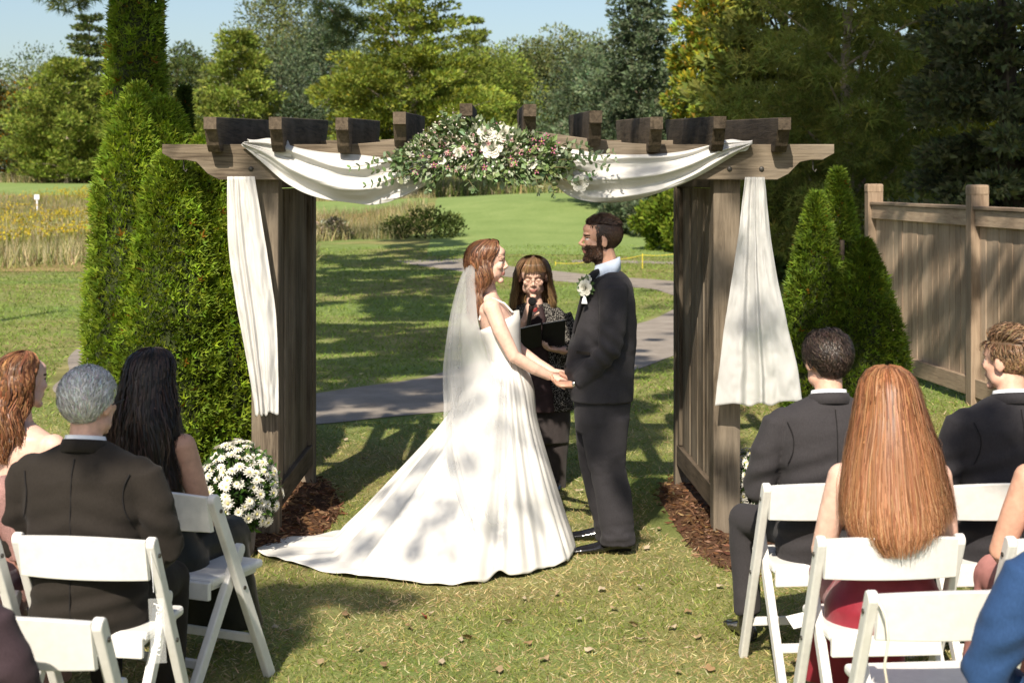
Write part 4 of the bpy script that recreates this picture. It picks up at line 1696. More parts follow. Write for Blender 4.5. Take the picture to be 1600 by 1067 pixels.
def long_hair(root, h, keys, phi, cols, n=1500, w=.006, wave=0.0, wfreq=16, end=None, tip=None, seed=1, name='hair', K=22, part=0.0, extra=None, shift=None, frizz=.004, fore=.30):
    """hair hung over a volume: keys are (z, half width, centre y, depth) rows from the crown down"""
    global rng
    rng = np.random.default_rng(seed)
    keys = np.asarray(keys, float)
    ts = np.linspace(0, 1, len(keys))

    def vol(t, ph, rho):
        k = interp(np.ravel(t), ts, keys)
        ph = ph * (1 + fore * (1 - smooth01(np.ravel(t) / .34)))
        x = k[:, 1] * np.sin(ph) * rho + part * np.exp(-np.ravel(t) * 9)
        y = k[:, 2] - k[:, 3] * np.cos(ph) * rho
        z = k[:, 0]
        if shift is not None:
            x = x + shift(k[:, 0])
        return np.stack([x, y, z], axis=1)

    mb = MB()
    tt = np.linspace(0, 1, 34)
    pp = np.linspace(-phi, phi, 40)
    e = end(pp) if end else np.ones(40)
    base = np.array([vol(np.full(40, t) * np.minimum(e * .94, 1), pp, .93) for t in tt])
    mb.loft(h.w(base.reshape(-1, 3)).reshape(34, 40, 3), cap=False, closed=False, c=np.mean(cols, axis=0) * .55)
    p0 = (rng.random(n) * 2 - 1) * phi
    en = (end(p0) if end else np.ones(n)) * (.84 + .18 * rng.random(n) ** .7)
    cl0 = np.floor((p0 + phi) / (2 * phi) * 40).astype(np.int64)
    en = np.minimum(en * (.95 + .08 * _hash(cl0, cl0 * 0, cl0 * 0, seed + 3)), 1.0)
    rho = .95 + .09 * rng.random(n) + np.where(rng.random(n) < .05, .10 * rng.random(n), 0)
    drift = .10 * rng.normal(size=n)
    clump = np.floor((p0 + phi) / (2 * phi) * 26)
    phs = _hash(clump.astype(np.int64), np.zeros(n, np.int64), np.zeros(n, np.int64), seed) * 6.28 + .35 * rng.normal(size=n)
    paths = []
    for q in np.linspace(0, 1, K):
        t = np.clip(q * en, 0, 1)
        pos = vol(t, p0 + drift * q, rho)
        out = np.stack([np.sin(p0), -np.cos(p0), np.zeros(n)], axis=1)
        sid = np.stack([np.cos(p0), np.sin(p0), np.zeros(n)], axis=1)
        a = wave * smooth01((q - .12) / .35)
        zz = pos[:, 2] * wfreq
        pos = pos + out * (a * .6 * np.sin(zz * 2.4 + phs))[:, None] + sid * (a * np.sin(zz * 2.4 + phs + 1.2))[:, None]
        pos = pos + frizz * rng.normal(size=(n, 1)) * out * q
        paths.append(pos)
    paths = np.stack(paths, axis=1)
    c = pal(n, cols, .2)
    if tip is not None:
        g = smooth01((np.linspace(0, 1, K) - .35) / .6)[None, :, None]
        c = c[:, None] * (1 - g) + pal(n, tip, .15)[:, None] * g
    W = h.w(paths.reshape(-1, 3)).reshape(n, K, 3)
    out = np.stack([np.sin(p0), -np.cos(p0), np.full(n, .15)], axis=1) @ h.R.T
    strands(mb, W, w * h.k, c, np.repeat(out[:, None], K, axis=1) + .10 * rng.normal(size=(n, 1, 3)))
    if extra is not None:
        extra(mb)
    return mb.build(name, HAIR, root)


def fuzz(root, v, f, on, L, n, cols, h, seed=2, name='beard', w=.0025, down=.6):
    global rng
    rng = np.random.default_rng(seed)
    idx = np.where(on)[0]
    if len(idx) == 0:
        return
    i = rng.choice(idx, n)
    p = v[f[i]].mean(axis=1) + rng.normal(size=(n, 3)) * .001
    nn = vnormals(v, f)[f[i]].mean(axis=1)
    d = nrm(nn * .6 + V(0, 0, -down) + h.R[:, 1] * .1 + .25 * rng.normal(size=(n, 3)))
    paths = np.stack([p, p + d * L * .5, p + d * L + V(0, 0, -L * .15)], axis=1)
    mb = MB()
    strands(mb, paths, w, pal(n, cols, .25), np.repeat(nn[:, None], 3, axis=1) + .5 * rng.normal(size=(n, 3, 3)))
    return mb.build(name, HAIR, root)


def suitmat(name, base):
    return mat(name, base, .85, .16, 260, .25, 900, sheen=.04, spec=.12, stretch=(1, 1, .35), dist=.002)


SUIT = suitmat('charcoal_suit', (.034, .032, .036))
SUIT2 = suitmat('grey_suit', (.040, .037, .040))
SUITB = suitmat('black_suit', (.024, .020, .017))
SHIRT = mat('shirt', (.72, .74, .78), .8, .05, 60)
SHIRTB = mat('blue_shirt', (.50, .58, .72), .8, .05, 60)
SHOE = mat('patent_shoe', (.012, .012, .014), .12, .3, 20, spec=.6, coat=.5)
BLACK = mat('black_cloth', (.018, .016, .016), .85, .3, 40, .2, 200, sheen=.1)


def cloth_union(mb, voxel, root, mtl, name, wr=.004, sc=(9, 9, 14), seed=0, iters=3, extra=None):
    v, f = remesh(mb, voxel, iters)
    v = wrinkle(v, f, wr, sc, seed, 3)
    v = wrinkle(v, f, wr * .35, (7, 7, 12), seed + 3, 2, True)
    if extra is not None:
        v = extra(v, f)
    return MB().add(v, f).build(name, mtl, root), v, f


X_, Y_, Z_ = V(1, 0, 0), V(0, 1, 0), V(0, 0, 1)


def shoe(mb, heel, d, L=.29, s=1.0):
    """shoe from heel centre on the ground, pointing along d"""
    d = nrm(V(d[0], d[1], 0)); r = V(d[1], -d[0], 0)
    ks = np.array([(-.03, .030, .05, .075), (.0, .036, .052, .085), (.08, .037, .045, .075), (.16, .044, .034, .05), (.23, .042, .026, .035), (.275, .03, .018, .022), (.292, .012, .012, .014)])
    rings = []
    for t, hw, hz, top in ks:
        c = heel + d * t * s * L / .29
        rings.append([c + r * hw * s * math.cos(a) * (1 if math.sin(a) < .3 else .85) + Z_ * (max(0, (math.sin(a) * .5 + .5)) * top * s + .004) for a in np.linspace(0, 2 * PI, 14, endpoint=False)])
    mb.loft(np.array(rings))


# ------------------------------------------------------------------ groom
GD = 8.30
gr = thing('person', V((945 - 800) / F * GD, GD, 0), 'bearded groom in charcoal suit facing left, holding hands with bride', 'person')
gp = lambda px, py, d=0: P(px, py, GD + d)
gh = Head(gp(938.5, 374), (-1, -.06, .02), (0.02, 0, 1), 1.08)
mb = MB()
gh.add(mb, neck=gp(951, 428), nr=.060, nose=1.03)
for sg_ in (-1, 1):
    mb.tube([gp(951, 420), gp(952, 450), gp(955, 462, sg_ * .15), gp(952, 546, sg_ * .235), gp(945, 557, sg_ * .15)], [.04, .05, .035, .03, .03], 8)
# hands reach to the bride
for dd, px, py in ((-.11, 903, 600), (.10, 902, 596)):
    w_ = gp(px, py, dd)
    fw = gp(px + 50, py - 45, dd * 1.3)
    mb.tube([fw, w_], [.040, .028], 12)
    hand(mb, w_, V(-1, -.05 if dd < 0 else .05, -.02), V(.15, .25 if dd > 0 else -.1, 1), 1 if dd < 0 else -1, 1.02, .75)
o, v, f = body(mb, gr, .0048, [SKIN_W, LIPS, BROW_B, EYEW, EYED, BEARD], [gh], beard=True, brow_z=.023)
mm = gh.mats(v, f, beard=True)
near = (np.abs(gh.loc(v[f].mean(axis=1))) < .16).all(axis=1)
fuzz(gr, v, f, (mm == 5) & near, .009, 5200, [(.07, .036, .022), (.12, .065, .04), (.045, .025, .018)], gh)
men_keep = lambda p: ((p[:, 2] > .070 - .25 * np.clip(.06 - p[:, 1], 0, .05)) & (p[:, 1] > .03)) | ((p[:, 1] <= .03) & (p[:, 1] > -.012) & (p[:, 2] > .018)) | ((p[:, 1] <= -.012) & (p[:, 2] > -.062))
short_hair(gr, gh, [(.045, .026, .018), (.065, .038, .025), (.030, .018, .013)], men_keep, lambda p: np.where((p[:, 2:3] > .07), V(.25, -.7, .1), V(0, -.35, -1.0)), lambda p: np.where(p[:, 2] > .075, .028, .016), 3600, lambda p: np.where(p[:, 2] > .075, .012, .003), .0035, seed=3)
# jacket
A, B_ = X_, Y_
sil = [(424, 944, 972, .085), (432, 932, 981, .145), (444, 920, 987, .195), (470, 911, 992, .212), (500, 903, 994, .205), (540, 889, 993.5, .190), (575, 883, 991, .195), (600, 885, 989, .20), (624, 892, 988, .205)]
rings = []
for py, x0, x1, hw in sil:
    a = gp(x0, py); b = gp(x1, py)
    rings.append(ring((a + b) / 2, A, B_, (b[0] - a[0]) / 2, hw, 2.5 if py > 440 else 2.1, 40))
mb = MB().loft(np.array(rings))
for sgn in (-1, 1):
    sh, el, wr_ = gp(957, 452, sgn * .185), gp(953, 546, sgn * .245), gp(905, 597, sgn * .145 if sgn < 0 else .12)
    mb.tube([sh, sh * .5 + el * .5 + V(.008, sgn * .01, 0), el, el * .5 + wr_ * .5, wr_], [(.078, .072), (.072, .068), (.064, .06), (.056, .054), (.050, .046)], 16, ref=X_, round_ends=False)
    mb.ell(gp(957, 450, sgn * .165), (.085, .075, .065))


def jacket_fold(v, f):
    # creases radiating at the bent elbow, and the vent at the back hem
    n = vnormals(v, f)
    q = v - gp(950, 550, -.245)
    r_ = np.linalg.norm(q, axis=1)
    v = v + n * (.007 * np.sin(q[:, 0] * 60 + q[:, 2] * 75) * np.exp(-(r_ / .12) ** 2))[:, None]
    q = v - gp(900, 565, -.1)
    r_ = np.linalg.norm(q, axis=1)
    return v + n * (.006 * np.sin(q[:, 0] * 30 - q[:, 2] * 60) * np.exp(-(r_ / .15) ** 2))[:, None]


gj = cloth_union(mb, .0080, gr, SUIT, 'suit_jacket', .004, seed=41, extra=jacket_fold)[0]
# lapel, pocket flap, buttons, shirt collar
mb = MB()
for sgn in (-1, 1):
    pts = [gp(936, 424, sgn * .065), gp(921, 440, sgn * .11), gp(911, 470, sgn * .105), gp(897, 520, sgn * .05)]
    c = interp(np.linspace(0, 3, 12), range(4), pts)
    mb.tube(c - X_ * .004, np.array([(.010, .020), (.010, .034), (.010, .042), (.010, .046), (.010, .046), (.010, .044), (.010, .04), (.010, .034), (.010, .03), (.010, .024), (.010, .016), (.008, .008)]), 10, ref=X_)
mb.build('lapel', SUIT, gj)
mb = MB().box(gp(911, 551, -.192), (.075, .012, .016), rotm((0, 1, 0), .1) @ rotz(-.35))
mb.build('pocket_flap', SUITB, gj, smooth=False, bevel=.003)
mb = MB()
rr_ = []
for py, x0, x1, hw, sl in ((430, 931, 970, .075, 14), (418, 927, 970, .070, 12), (406, 930, 969, .066, 8)):
    a = gp(x0, py + sl); b = gp(x1, py - sl * .6)
    t = np.linspace(0, 2 * PI, 30, endpoint=False)
    c = (a + b) / 2
    rr_.append(np.array([c + X_ * (b[0] - a[0]) / 2 * math.cos(q) + Y_ * hw * math.sin(q) + Z_ * ((b[2] - a[2]) / 2 * math.cos(q)) for q in t]))
o = mb.loft(np.array(rr_), cap=False).build('shirt_collar', SHIRTB, gr)
o.modifiers.new('thick', 'SOLIDIFY').thickness = .006
mb = MB()
mb.tube([gp(924, 431), gp(917, 455), gp(905, 500)], [(.016, .02), (.014, .03), (.012, .035)], 8, ref=X_)
mb.build('necktie', BLACK, gr)
# trousers
mb = MB()
hip = []
for py, x0, x1, hw in ((600, 893, 984, .175), (630, 896, 986, .18), (655, 898, 983, .185), (672, 900, 980, .17)):
    a, b = gp(x0, py), gp(x1, py)
    hip.append(ring((a + b) / 2, A, B_, (b[0] - a[0]) / 2, hw, 2.4))
mb.loft(np.array(hip))
for sgn, ks in ((-1, [(650, 908, 984), (690, 911, 979), (730, 920, 978), (765, 928, 986), (800, 934, 989), (835, 939, 990), (850, 938, 990)]), (1, [(650, 898, 962), (690, 901, 955), (730, 906, 956), (770, 916, 962), (805, 925, 968), (832, 930, 970), (842, 930, 970)])):
    rs = []
    for i, (py, x0, x1) in enumerate(ks):
        dd = sgn * (.085 + .015 * i / 6)
        a, b = gp(x0, py, dd), gp(x1, py, dd)
        rs.append(ring((a + b) / 2, A, B_, (b[0] - a[0]) / 2, .098 - .018 * i / 6, 2.2))
    mb.loft(np.array(rs))


def trou_fold(v, f):
    n = vnormals(v, f)
    z = v[:, 2]
    a = .009 * np.exp(-((z - .10) / .06) ** 2) + .004 * np.exp(-((z - .48) / .09) ** 2)
    return v + n * (a * fbm(v * V(14, 14, 30), 77, 2))[:, None]


cloth_union(mb, .0085, gr, SUIT, 'trousers', .0035, (7, 7, 5), 51, extra=trou_fold)
for hl, dv in ((G(978, 866) + V(0, .05, 0), V(-1, -.12, 0)), (V(gp(955, 0)[0] + .02, GD + .20, 0), V(-1, .12, 0))):
    mb = MB()
    shoe(mb, hl, dv, .31)
    v, f = remesh(mb, .006, 2)
    MB().add(v, f).build('shoe', SHOE, gr)
for py_ in (545, 572):
    MB().ell(gp(886 - (py_ - 545) * .12, py_, -.06), (.006, .009, .009), None, 10, 6).build('button', BLACK, gj)
mb = MB()
mb.tube([gp(898, 603, -.13), gp(905, 590, -.135)], [(.030, .030), (.030, .030)], 12)
MB().ell(gp(897, 600, -.142), (.014, .010, .016)).build('wristwatch', mat('steel', (.5, .48, .45), .25, .1, 40, metallic=.9), gr)
# boutonniere pinned on the lapel, pocket square
bt = thing('boutonniere', gp(915, 447, -.13), 'cream rose boutonniere with greenery on the groom lapel', 'flower')
rng = np.random.default_rng(71)
inst(ROSE, 'rose', bt, gp(914, 450, -.165), np.stack([nrm(V(.8, -.6, 0)), V(0, 0, 1), nrm(V(-.5, -.85, .2))], axis=1), .62)
inst(ROSE, 'rose', bt, gp(918, 437, -.155), np.stack([nrm(V(.8, -.6, 0)), V(0, 0, 1), nrm(V(-.3, -.85, .5))], axis=1), .35)
mb = MB()
n = 40
a = rng.random(n) * 6.28
pos = gp(915, 448, -.15) + np.stack([np.cos(a) * .02, np.full(n, 0), np.sin(a) * .032], axis=1)
cards(mb, pos, np.stack([np.cos(a), np.full(n, -.5), np.sin(a) + .3], axis=1) + .3 * rand_dirs(n), .034 * (.6 + .6 * rng.random(n)), LEAF, pal(n, [(.16, .22, .12), (.10, .16, .07)], .2))
mb.build('greenery', GREEN, bt, smooth=False)
MB().prism([(-.016, -.02), (.018, -.02), (.010, .012), (.0, .026), (-.010, .008)], .012, gp(913, 469, -.172), nrm(V(.9, -.45, 0)), Z_).build('pocket_square', SHIRT, gr, smooth=False, bevel=.004)

# ------------------------------------------------------------------ bride
BD = 8.40
br = thing('person', V((800 - 800) / F * BD, BD, 0), 'bride in white satin gown with long veil, facing right', 'person')
bp = lambda px, py, d=0: P(px, py, BD + d)
bh = Head(bp(763.5, 409), (1, -.10, -.02), (0, -.02, 1), 1.02)
mb = MB()
bh.add(mb, True, neck=bp(765, 470), nr=.047, smile=True)
# torso: width axis Y, depth axis X
rs = []
for py, x0, x1, hw in ((458, 752, 776, .055), (466, 747, 781, .095), (474, 744, 787, .150), (484, 743, 794, .168), (498, 746, 803, .158), (515, 752, 806, .150), (540, 762, 808, .135), (565, 764, 812, .140)):
    a, b = bp(x0, py), bp(x1, py)
    rs.append(ring((a + b) / 2, X_, Y_, (b[0] - a[0]) / 2, hw, 2.1, 32))
mb.loft(np.array(rs))
# near (right) arm and far arm
mb.ell(bp(768, 480, -.155), (.050, .045, .048))
mb.tube([bp(768, 478, -.16), bp(782, 516, -.19), bp(803, 557, -.20), bp(835, 576, -.17), bp(860, 588, -.135)], [.046, .043, .036, .033, .025], 14)
hand(mb, bp(859, 588, -.135), V(1, .05, -.12), V(-.1, .2, -1), -1, .92, .55, wr=.023)
mb.ell(bp(772, 482, .155), (.048, .045, .046))
mb.tube([bp(772, 480, .16), bp(790, 520, .17), bp(812, 548, .15), bp(840, 568, .11), bp(862, 580, .07)], [.044, .041, .036, .031, .024], 14)
hand(mb, bp(862, 580, .07), V(1, -.08, -.12), V(-.1, -.2, -1), 1, .92, .5, wr=.023)
o, v, f = body(mb, br, .0052, [SKIN_P, LIPS, BROW_L, EYEW, EYED], [bh], smile=True, brow_z=.030)
# bodice
mb = MB()
rs = []
for py, x0, x1, hw, tilt in ((500, 748, 809, .160, .05), (512, 751, 811, .160, .03), (528, 757, 811, .150, .012), (545, 762, 812, .140, 0), (562, 764, 815, .143, 0), (575, 764, 819, .152, 0)):
    a, b = bp(x0, py), bp(x1, py)
    q = ring((a + b) / 2, X_, Y_, (b[0] - a[0]) / 2 + .004, hw + .004, 2.1, 44)
    xn = (q[:, 0] - q[:, 0].mean()) / ((b[0] - a[0]) / 2)
    q[:, 2] += tilt * xn
    rs.append(q)
SATIN = cloth('satin', (.74, .725, .69), .06, 1, .48, .1, .12, spec=.45)
dress = MB().loft(np.array(rs), cap=False).build('bodice', SATIN, br)
dress.modifiers.new('thick', 'SOLIDIFY').thickness = .004
mb = MB()
for dd in (-.105, .105):
    mb.tube([bp(801, 488, dd), bp(788, 474, dd), bp(770, 466.5, dd), bp(756, 474, dd), bp(749, 500, dd)], .006, 6)
mb.build('strap', SATIN, dress)
# skirt with train: hem drawn on the ground, straight fall at the front, long sweep to the left
hem = [(895, 872), (882, 885), (850, 893), (815, 903), (780, 905), (745, 914), (680, 917), (600, 909), (540, 904), (480, 889), (435, 878), (402, 865)]
hem = [G(*q)[:2] for q in hem] + [np.array(q) for q in [(-1.27, 8.45), (-1.0, 8.62), (-.6, 8.74), (-.2, 8.8), (.12, 8.75), (.30, 8.58), (.345, 8.32)]]
hem = np.array(hem)
kk = 250
hp = interp(np.linspace(0, len(hem), kk, endpoint=False), np.arange(len(hem) + 1), np.vstack([hem, hem[:1]]))
HEM = hp.copy()
wc = bp(791, 562)
ang = np.arctan2(hp[:, 1] - wc[1], hp[:, 0] - wc[0])
wst = np.stack([wc[0] + .086 * np.cos(ang), wc[1] + .145 * np.sin(ang)], axis=1)
dist = np.linalg.norm(hp - wst, axis=1)
nr_ = 92
z0 = wc[2]
rng = np.random.default_rng(81)
order = np.linspace(0, 1, kk, endpoint=False)
fold = np.zeros(kk)
for fr, am in ((9, .5), (14, .9), (19, .8), (27, .6), (37, .4)):
    fold += am * np.cos(order * 2 * PI * fr + rng.random() * 6.28)
fold = fold / np.abs(fold).max()
reach = np.minimum(dist, .86)                  # where the cloth meets the lawn
rings = []
for i in range(nr_):
    t = i / (nr_ - 1)
    hfrac = t ** 1.25
    dd = dist * hfrac
    over = np.clip(dd / reach, 0, 1.3)
    z = z0 * np.where(over < 1, 1 - np.minimum(over, 1) ** .87, 0)
    z = z + .012 + .018 * np.clip(1 - z / .2, 0, 1) * (.5 + .5 * fold)
    xy = wst + (hp - wst) * hfrac[..., None] if np.ndim(hfrac) else wst + (hp - wst) * hfrac
    # full hips
    rad = nrm(np.hstack([xy - wc[:2], np.zeros((kk, 1))]))[:, :2]
    dirn = nrm(np.hstack([hp - wst, np.zeros((kk, 1))]))[:, :2]
    bulge = .03 * np.exp(-((z - .88) / .13) ** 2)
    amp = (.003 + .020 * smooth01((z0 - z) / 1.0)) * np.clip(z / .10, .15, 1)
    flat = np.clip(1 - z / .06, 0, 1)
    xy = xy + rad * (bulge + amp * fold)[:, None] * 1.0
    z = z + flat * .016 * fbm(np.column_stack([xy * 5, np.zeros(kk)]), 9, 2) * (dist > .6)
    z = np.maximum(z, .006)
    rings.append(np.column_stack([xy, z]))
rings = np.array(rings)
# soft diagonal creases in the train and an upturned fold at the front hem
flatv = rings.reshape(-1, 3)
q = fbm(flatv * V(3.0, 3.0, 2.2) + 4, 12, 3)
lift = smooth01((.9 - flatv[:, 2]) / .5)
flatv[:, 1] += .028 * q * lift * smooth01(flatv[:, 2] / .08)
hh = G(778, 900)
g = np.exp(-((flatv[:, 0] - hh[0]) / .035) ** 2 - ((flatv[:, 1] - hh[1]) / .10) ** 2)
flatv[:, 2] += .04 * g * smooth01((.2 - flatv[:, 2]) / .2)
rings = flatv.reshape(nr_, kk, 3)
o = MB().loft(rings, cap=False).build('skirt_and_train', SATIN, br)
o.modifiers.new('thick', 'SOLIDIFY').thickness = .003
# hair in loose waves down the back
CHEST = [(.10, .042, .022), (.14, .062, .032), (.065, .028, .016), (.20, .095, .05)]
long_hair(br, bh, [(.120, .012, .010, .012), (.112, .045, .000, .058), (.085, .072, -.008, .094), (.045, .084, -.012, .108), (.0, .087, -.016, .110), (-.05, .092, -.020, .100), (-.10, .096, -.022, .088), (-.15, .104, -.026, .080), (-.21, .112, -.034, .072), (-.27, .118, -.040, .062), (-.335, .11, -.045, .04)],
          R(112), CHEST, 1700, .007, .012, 17, lambda p: 1 - .12 * (np.abs(p) / R(112)) ** 2 - .22 * (np.abs(p) > R(98)), seed=5, K=24)
VEIL = cloth('veil_tulle', (.80, .80, .80), .45, .34, .8, .0, 0, .10)
vk = [(1.60, -.222, -.205, .06), (1.50, -.264, -.20, .085), (1.41, -.294, -.195, .105), (1.28, -.324, -.185, .14), (1.16, -.342, -.165, .175), (.95, -.364, -.09, .24), (.74, -.352, -.01, .27), (.55, -.31, .0, .26), (.36, -.21, -.04, .22)]
vk = np.array(vk)


def veil(sc, lo, seed):
    nt, np_ = 70, 90
    t = np.linspace(0, 1, nt)
    k = interp(t * (len(vk) - 1), np.arange(len(vk)), vk)
    rs = []
    for i in range(nt):
        z, xb, xe, hw = k[i]
        ph = np.linspace(-1, 1, np_)
        a = ph * PI / 2
        x = xe + (xb - xe) * np.cos(a) ** .8 * sc
        y = BD + hw * np.sin(a) * sc
        rip = .5 * np.sin(ph * 17 + seed + t[i] * 1.5) + .35 * np.sin(ph * 31 + seed * 2) + .25 * np.sin(ph * 7 + t[i] * 4)
        am = .002 + .020 * t[i]
        x = x - rip * am
        zz = z - .10 * t[i] ** 4 * (.5 + .5 * np.sin(ph * 6 + seed)) + lo * t[i] ** 2
        rs.append(np.column_stack([x, y + rip * am * .5, np.full(np_, 0) + zz]))
    return np.array(rs)


skv = rings.reshape(-1, 3)


def over_skirt(q, gap):
    # the tulle lies on the outside of the skirt
    for i in range(len(q)):
        if q[i, :, 2].min() > 1.15:
            continue
        for j in range(q.shape[1] // 2 + 12):
            k = (np.abs(skv[:, 0] - q[i, j, 0]) < .025) & (np.abs(skv[:, 2] - q[i, j, 2]) < .035)
            if k.any():
                q[i, j, 1] = min(q[i, j, 1], skv[k, 1].min() - gap)
    s = q.copy()
    for _ in range(3):
        s[1:-1, 1:-1, 1] = (s[1:-1, 1:-1, 1] * 2 + s[:-2, 1:-1, 1] + s[2:, 1:-1, 1] + s[1:-1, :-2, 1] + s[1:-1, 2:, 1]) / 6
    return s


mb = MB()
mb.loft(over_skirt(veil(1.0, 0, 1), .03), cap=False, closed=False)
mb.loft(over_skirt(veil(.93, .16, 4), .018), cap=False, closed=False)
vl = mb.build('veil', VEIL, br)
MB().tube([bp(742, 394, q) for q in (-.05, 0, .05)], .006, 6).build('veil_comb', mat('pearl', (.75, .7, .62), .3, .1, 80), vl)

# ------------------------------------------------------------------ officiant
OD = 9.95
of = thing('person', V((840 - 800) / F * OD, OD, 0), 'officiant with glasses and blonde streaked hair reading behind the couple', 'person')
op = lambda px, py, d=0: P(px, py, OD + d)
oh = Head(op(833, 432), (.0, -1, -.22), (0, -.22, 1), 1.13)
mb = MB()
oh.add(mb, True, neck=op(836, 482, .03), nr=.052, smile=True)
mb.tube([op(836, 476, .03), op(836, 500, .04), op(805, 505, .04), op(798, 540, -.04)], [.04, .04, .035, .03], 8)
mb.tube([op(836, 500, .04), op(872, 505, .04), op(890, 545, .0)], [.04, .035, .03], 8)
for w_, el, d_, n_, sd in ((op(820, 500, -.20), op(798, 540, -.06), V(.3, -.25, .9), V(.9, .5, .1), -1), (op(879, 548, -.19), op(892, 545, -.02), V(-.95, -.35, .15), V(.1, .2, 1), 1)):
    mb.tube([el, w_], [.036, .025], 12)
    hand(mb, w_, d_, n_, sd, .95, 1.15 if sd < 0 else .7, wr=.022)
body(mb, of, .0052, [SKIN_P, LIPS, mat('brow_fair', (.30, .17, .11), .8, .2, 200), EYEW, EYED], [oh], smile=True, brow_z=.028, closed=True)
BLOND = [(.30, .18, .08), (.42, .27, .13), (.20, .11, .05), (.50, .34, .18)]
ROOTS = [(.16, .095, .05), (.21, .13, .07), (.12, .07, .038)]


def bangs(mb):
    n = 170
    x0 = (rng.random(n) * 2 - 1) * .062
    paths = []
    for q in np.linspace(0, 1, 8):
        x = x0 * (.35 + .85 * q)
        z = .118 - .004 * q - (.052 + .016 * _hash(np.arange(n), np.zeros(n, np.int64), np.zeros(n, np.int64), 3)) * q ** 2
        y = .005 + .098 * np.sin(np.minimum(q * 1.25, 1) * PI / 2) - 3.0 * x0 ** 2 * q * 1.3
        paths.append(np.stack([x, y, z], axis=1))
    pth = np.stack(paths, axis=1)
    W = oh.w(pth.reshape(-1, 3)).reshape(n, 8, 3)
    strands(mb, W, .007, pal(n, ROOTS + [(.25, .15, .07)], .2), np.tile(V(0, -1, .4), (n, 8, 1)) + .2 * rng.normal(size=(n, 1, 3)))


long_hair(of, oh, [(.122, .012, .0, .012), (.112, .05, .005, .055), (.085, .080, .0, .085), (.045, .096, -.005, .10), (.0, .104, -.008, .104), (-.05, .110, -.010, .10), (-.10, .122, -.004, .09), (-.15, .128, .01, .08), (-.20, .125, .02, .07), (-.25, .11, .03, .06)],
          R(122), ROOTS, 1700, .007, .007, 14, lambda p: 1 - .22 * np.exp(-(p / R(60)) ** 2) * 0, tip=BLOND, seed=6, K=20, extra=bangs, fore=.12)
# glasses
mb = MB()
for q in (-1, 1):
    c = [oh.w((q * .033 + .024 * math.cos(a), .096 - .012 * abs(math.cos(a)) * 0, -.004 + .016 * math.sin(a))) for a in np.linspace(0, 2 * PI, 20)]
    mb.tube(c, .0012, 5)
    mb.tube([oh.w((q * .057, .096, -.002)), oh.w((q * .078, .05, .0)), oh.w((q * .080, .0, .0))], .0016, 5)
mb.tube([oh.w((-.009, .098, .0)), oh.w((0, .102, .003)), oh.w((.009, .098, .0))], .0016, 5)
mb.build('glasses', mat('glasses_frame', (.10, .06, .05), .3, .2, 60, metallic=.4), of)
# tweed jacket, dark top, trousers
tw = NT('tweed')
b = tw.n('ShaderNodeBsdfPrincipled', Roughness=.9)
b.inputs['Specular IOR Level'].default_value = .1
vn = tw.n('ShaderNodeTexVoronoi', Scale=150.0)
tw.l(tw.coords((1, 1, .8)), vn.inputs['Vector'])
nz = tw.n('ShaderNodeTexNoise', Scale=240.0, Detail=2.0)
tw.l(tw.coords((1, 1, 1)), nz.inputs['Vector'])
tw.l(tw.ramp(tw.mix(.4, vn.outputs['Distance'], nz.outputs[0]), [(.30, (.42, .40, .36)), (.40, (.16, .15, .14)), (.5, (.015, .014, .014))]), b.inputs['Base Color'])
tw.l(tw.bump(nz.outputs[0], .5, .004), b.inputs['Normal'])
TWEED = tw.finish(b.outputs[0])
mb = MB()
rs = []
for py, x0, x1, hd in ((474, 818, 852, .07), (481, 798, 874, .09), (492, 789, 885, .10), (520, 789, 888, .125), (560, 793, 890, .13), (600, 793, 893, .13), (640, 794, 897, .135)):
    a, b = op(x0, py, .04), op(x1, py, .04)
    rs.append(ring((a + b) / 2, X_, Y_, (b[0] - a[0]) / 2, hd, 2.3))
mb.loft(np.array(rs))
for pts in ([op(797, 492, .04), op(786, 530, .0), op(798, 546, -.08), op(816, 512, -.17)], [op(879, 492, .04), op(894, 530, .02), op(894, 552, -.06), op(884, 549, -.16)]):
    mb.tube(pts, [.062, .055, .05, .042], 14)
cloth_union(mb, .0085, of, TWEED, 'tweed_jacket', .005, seed=61)
mb = MB()
rs = []
for py, x0, x1, dd in ((478, 826, 848, -.055), (495, 822, 852, -.075), (540, 818, 856, -.105), (600, 812, 862, -.105), (645, 806, 868, -.11)):
    a, b = op(x0, py, dd), op(x1, py, dd)
    rs.append(ring((a + b) / 2, X_, Y_, (b[0] - a[0]) / 2, .022, 2.4, 24))
mb.loft(np.array(rs))
v, f = remesh(mb, .008, 2)
MB().add(wrinkle(v, f, .004, (8, 8, 12), 3), f).build('dark_top', mat('burgundy_black', (.03, .016, .018), .7, .3, 30, .2, 80), of)
MB().ell(op(836, 488, -.075), (.025, .012, .04)).build('red_necklace', mat('dark_red', (.20, .02, .02), .4, .2, 40), of)
mb = MB()
a_ = [ring(op(845, py, .04), X_, Y_, hw / F * OD, .12, 2.3) for py, hw in ((625, 46), (660, 46), (690, 44))]
mb.loft(np.array(a_))
for cx in (824, 866):
    mb.loft(np.array([ring(op(cx + (1 if cx > 845 else -1) * q, py, .05), X_, Y_, hw / F * OD, .085 - .0002 * (py - 680), 2.2) for py, hw, q in ((670, 24, 0), (720, 20, 0), (765, 18, 1), (785, 18, 1))]))
cloth_union(mb, .009, of, mat('dark_trousers', (.035, .028, .028), .8, .2, 60, .2, 300, sheen=.15), 'trousers', .004, (7, 7, 4), 71)
for cx in (822, 868):
    mb = MB()
    shoe(mb, V((cx - 800) / F * OD, OD + .08, 0), V(0, -1, 0), .25, .9)
    MB().add(*remesh(mb, .007, 2)).build('shoe', SHOE, of)
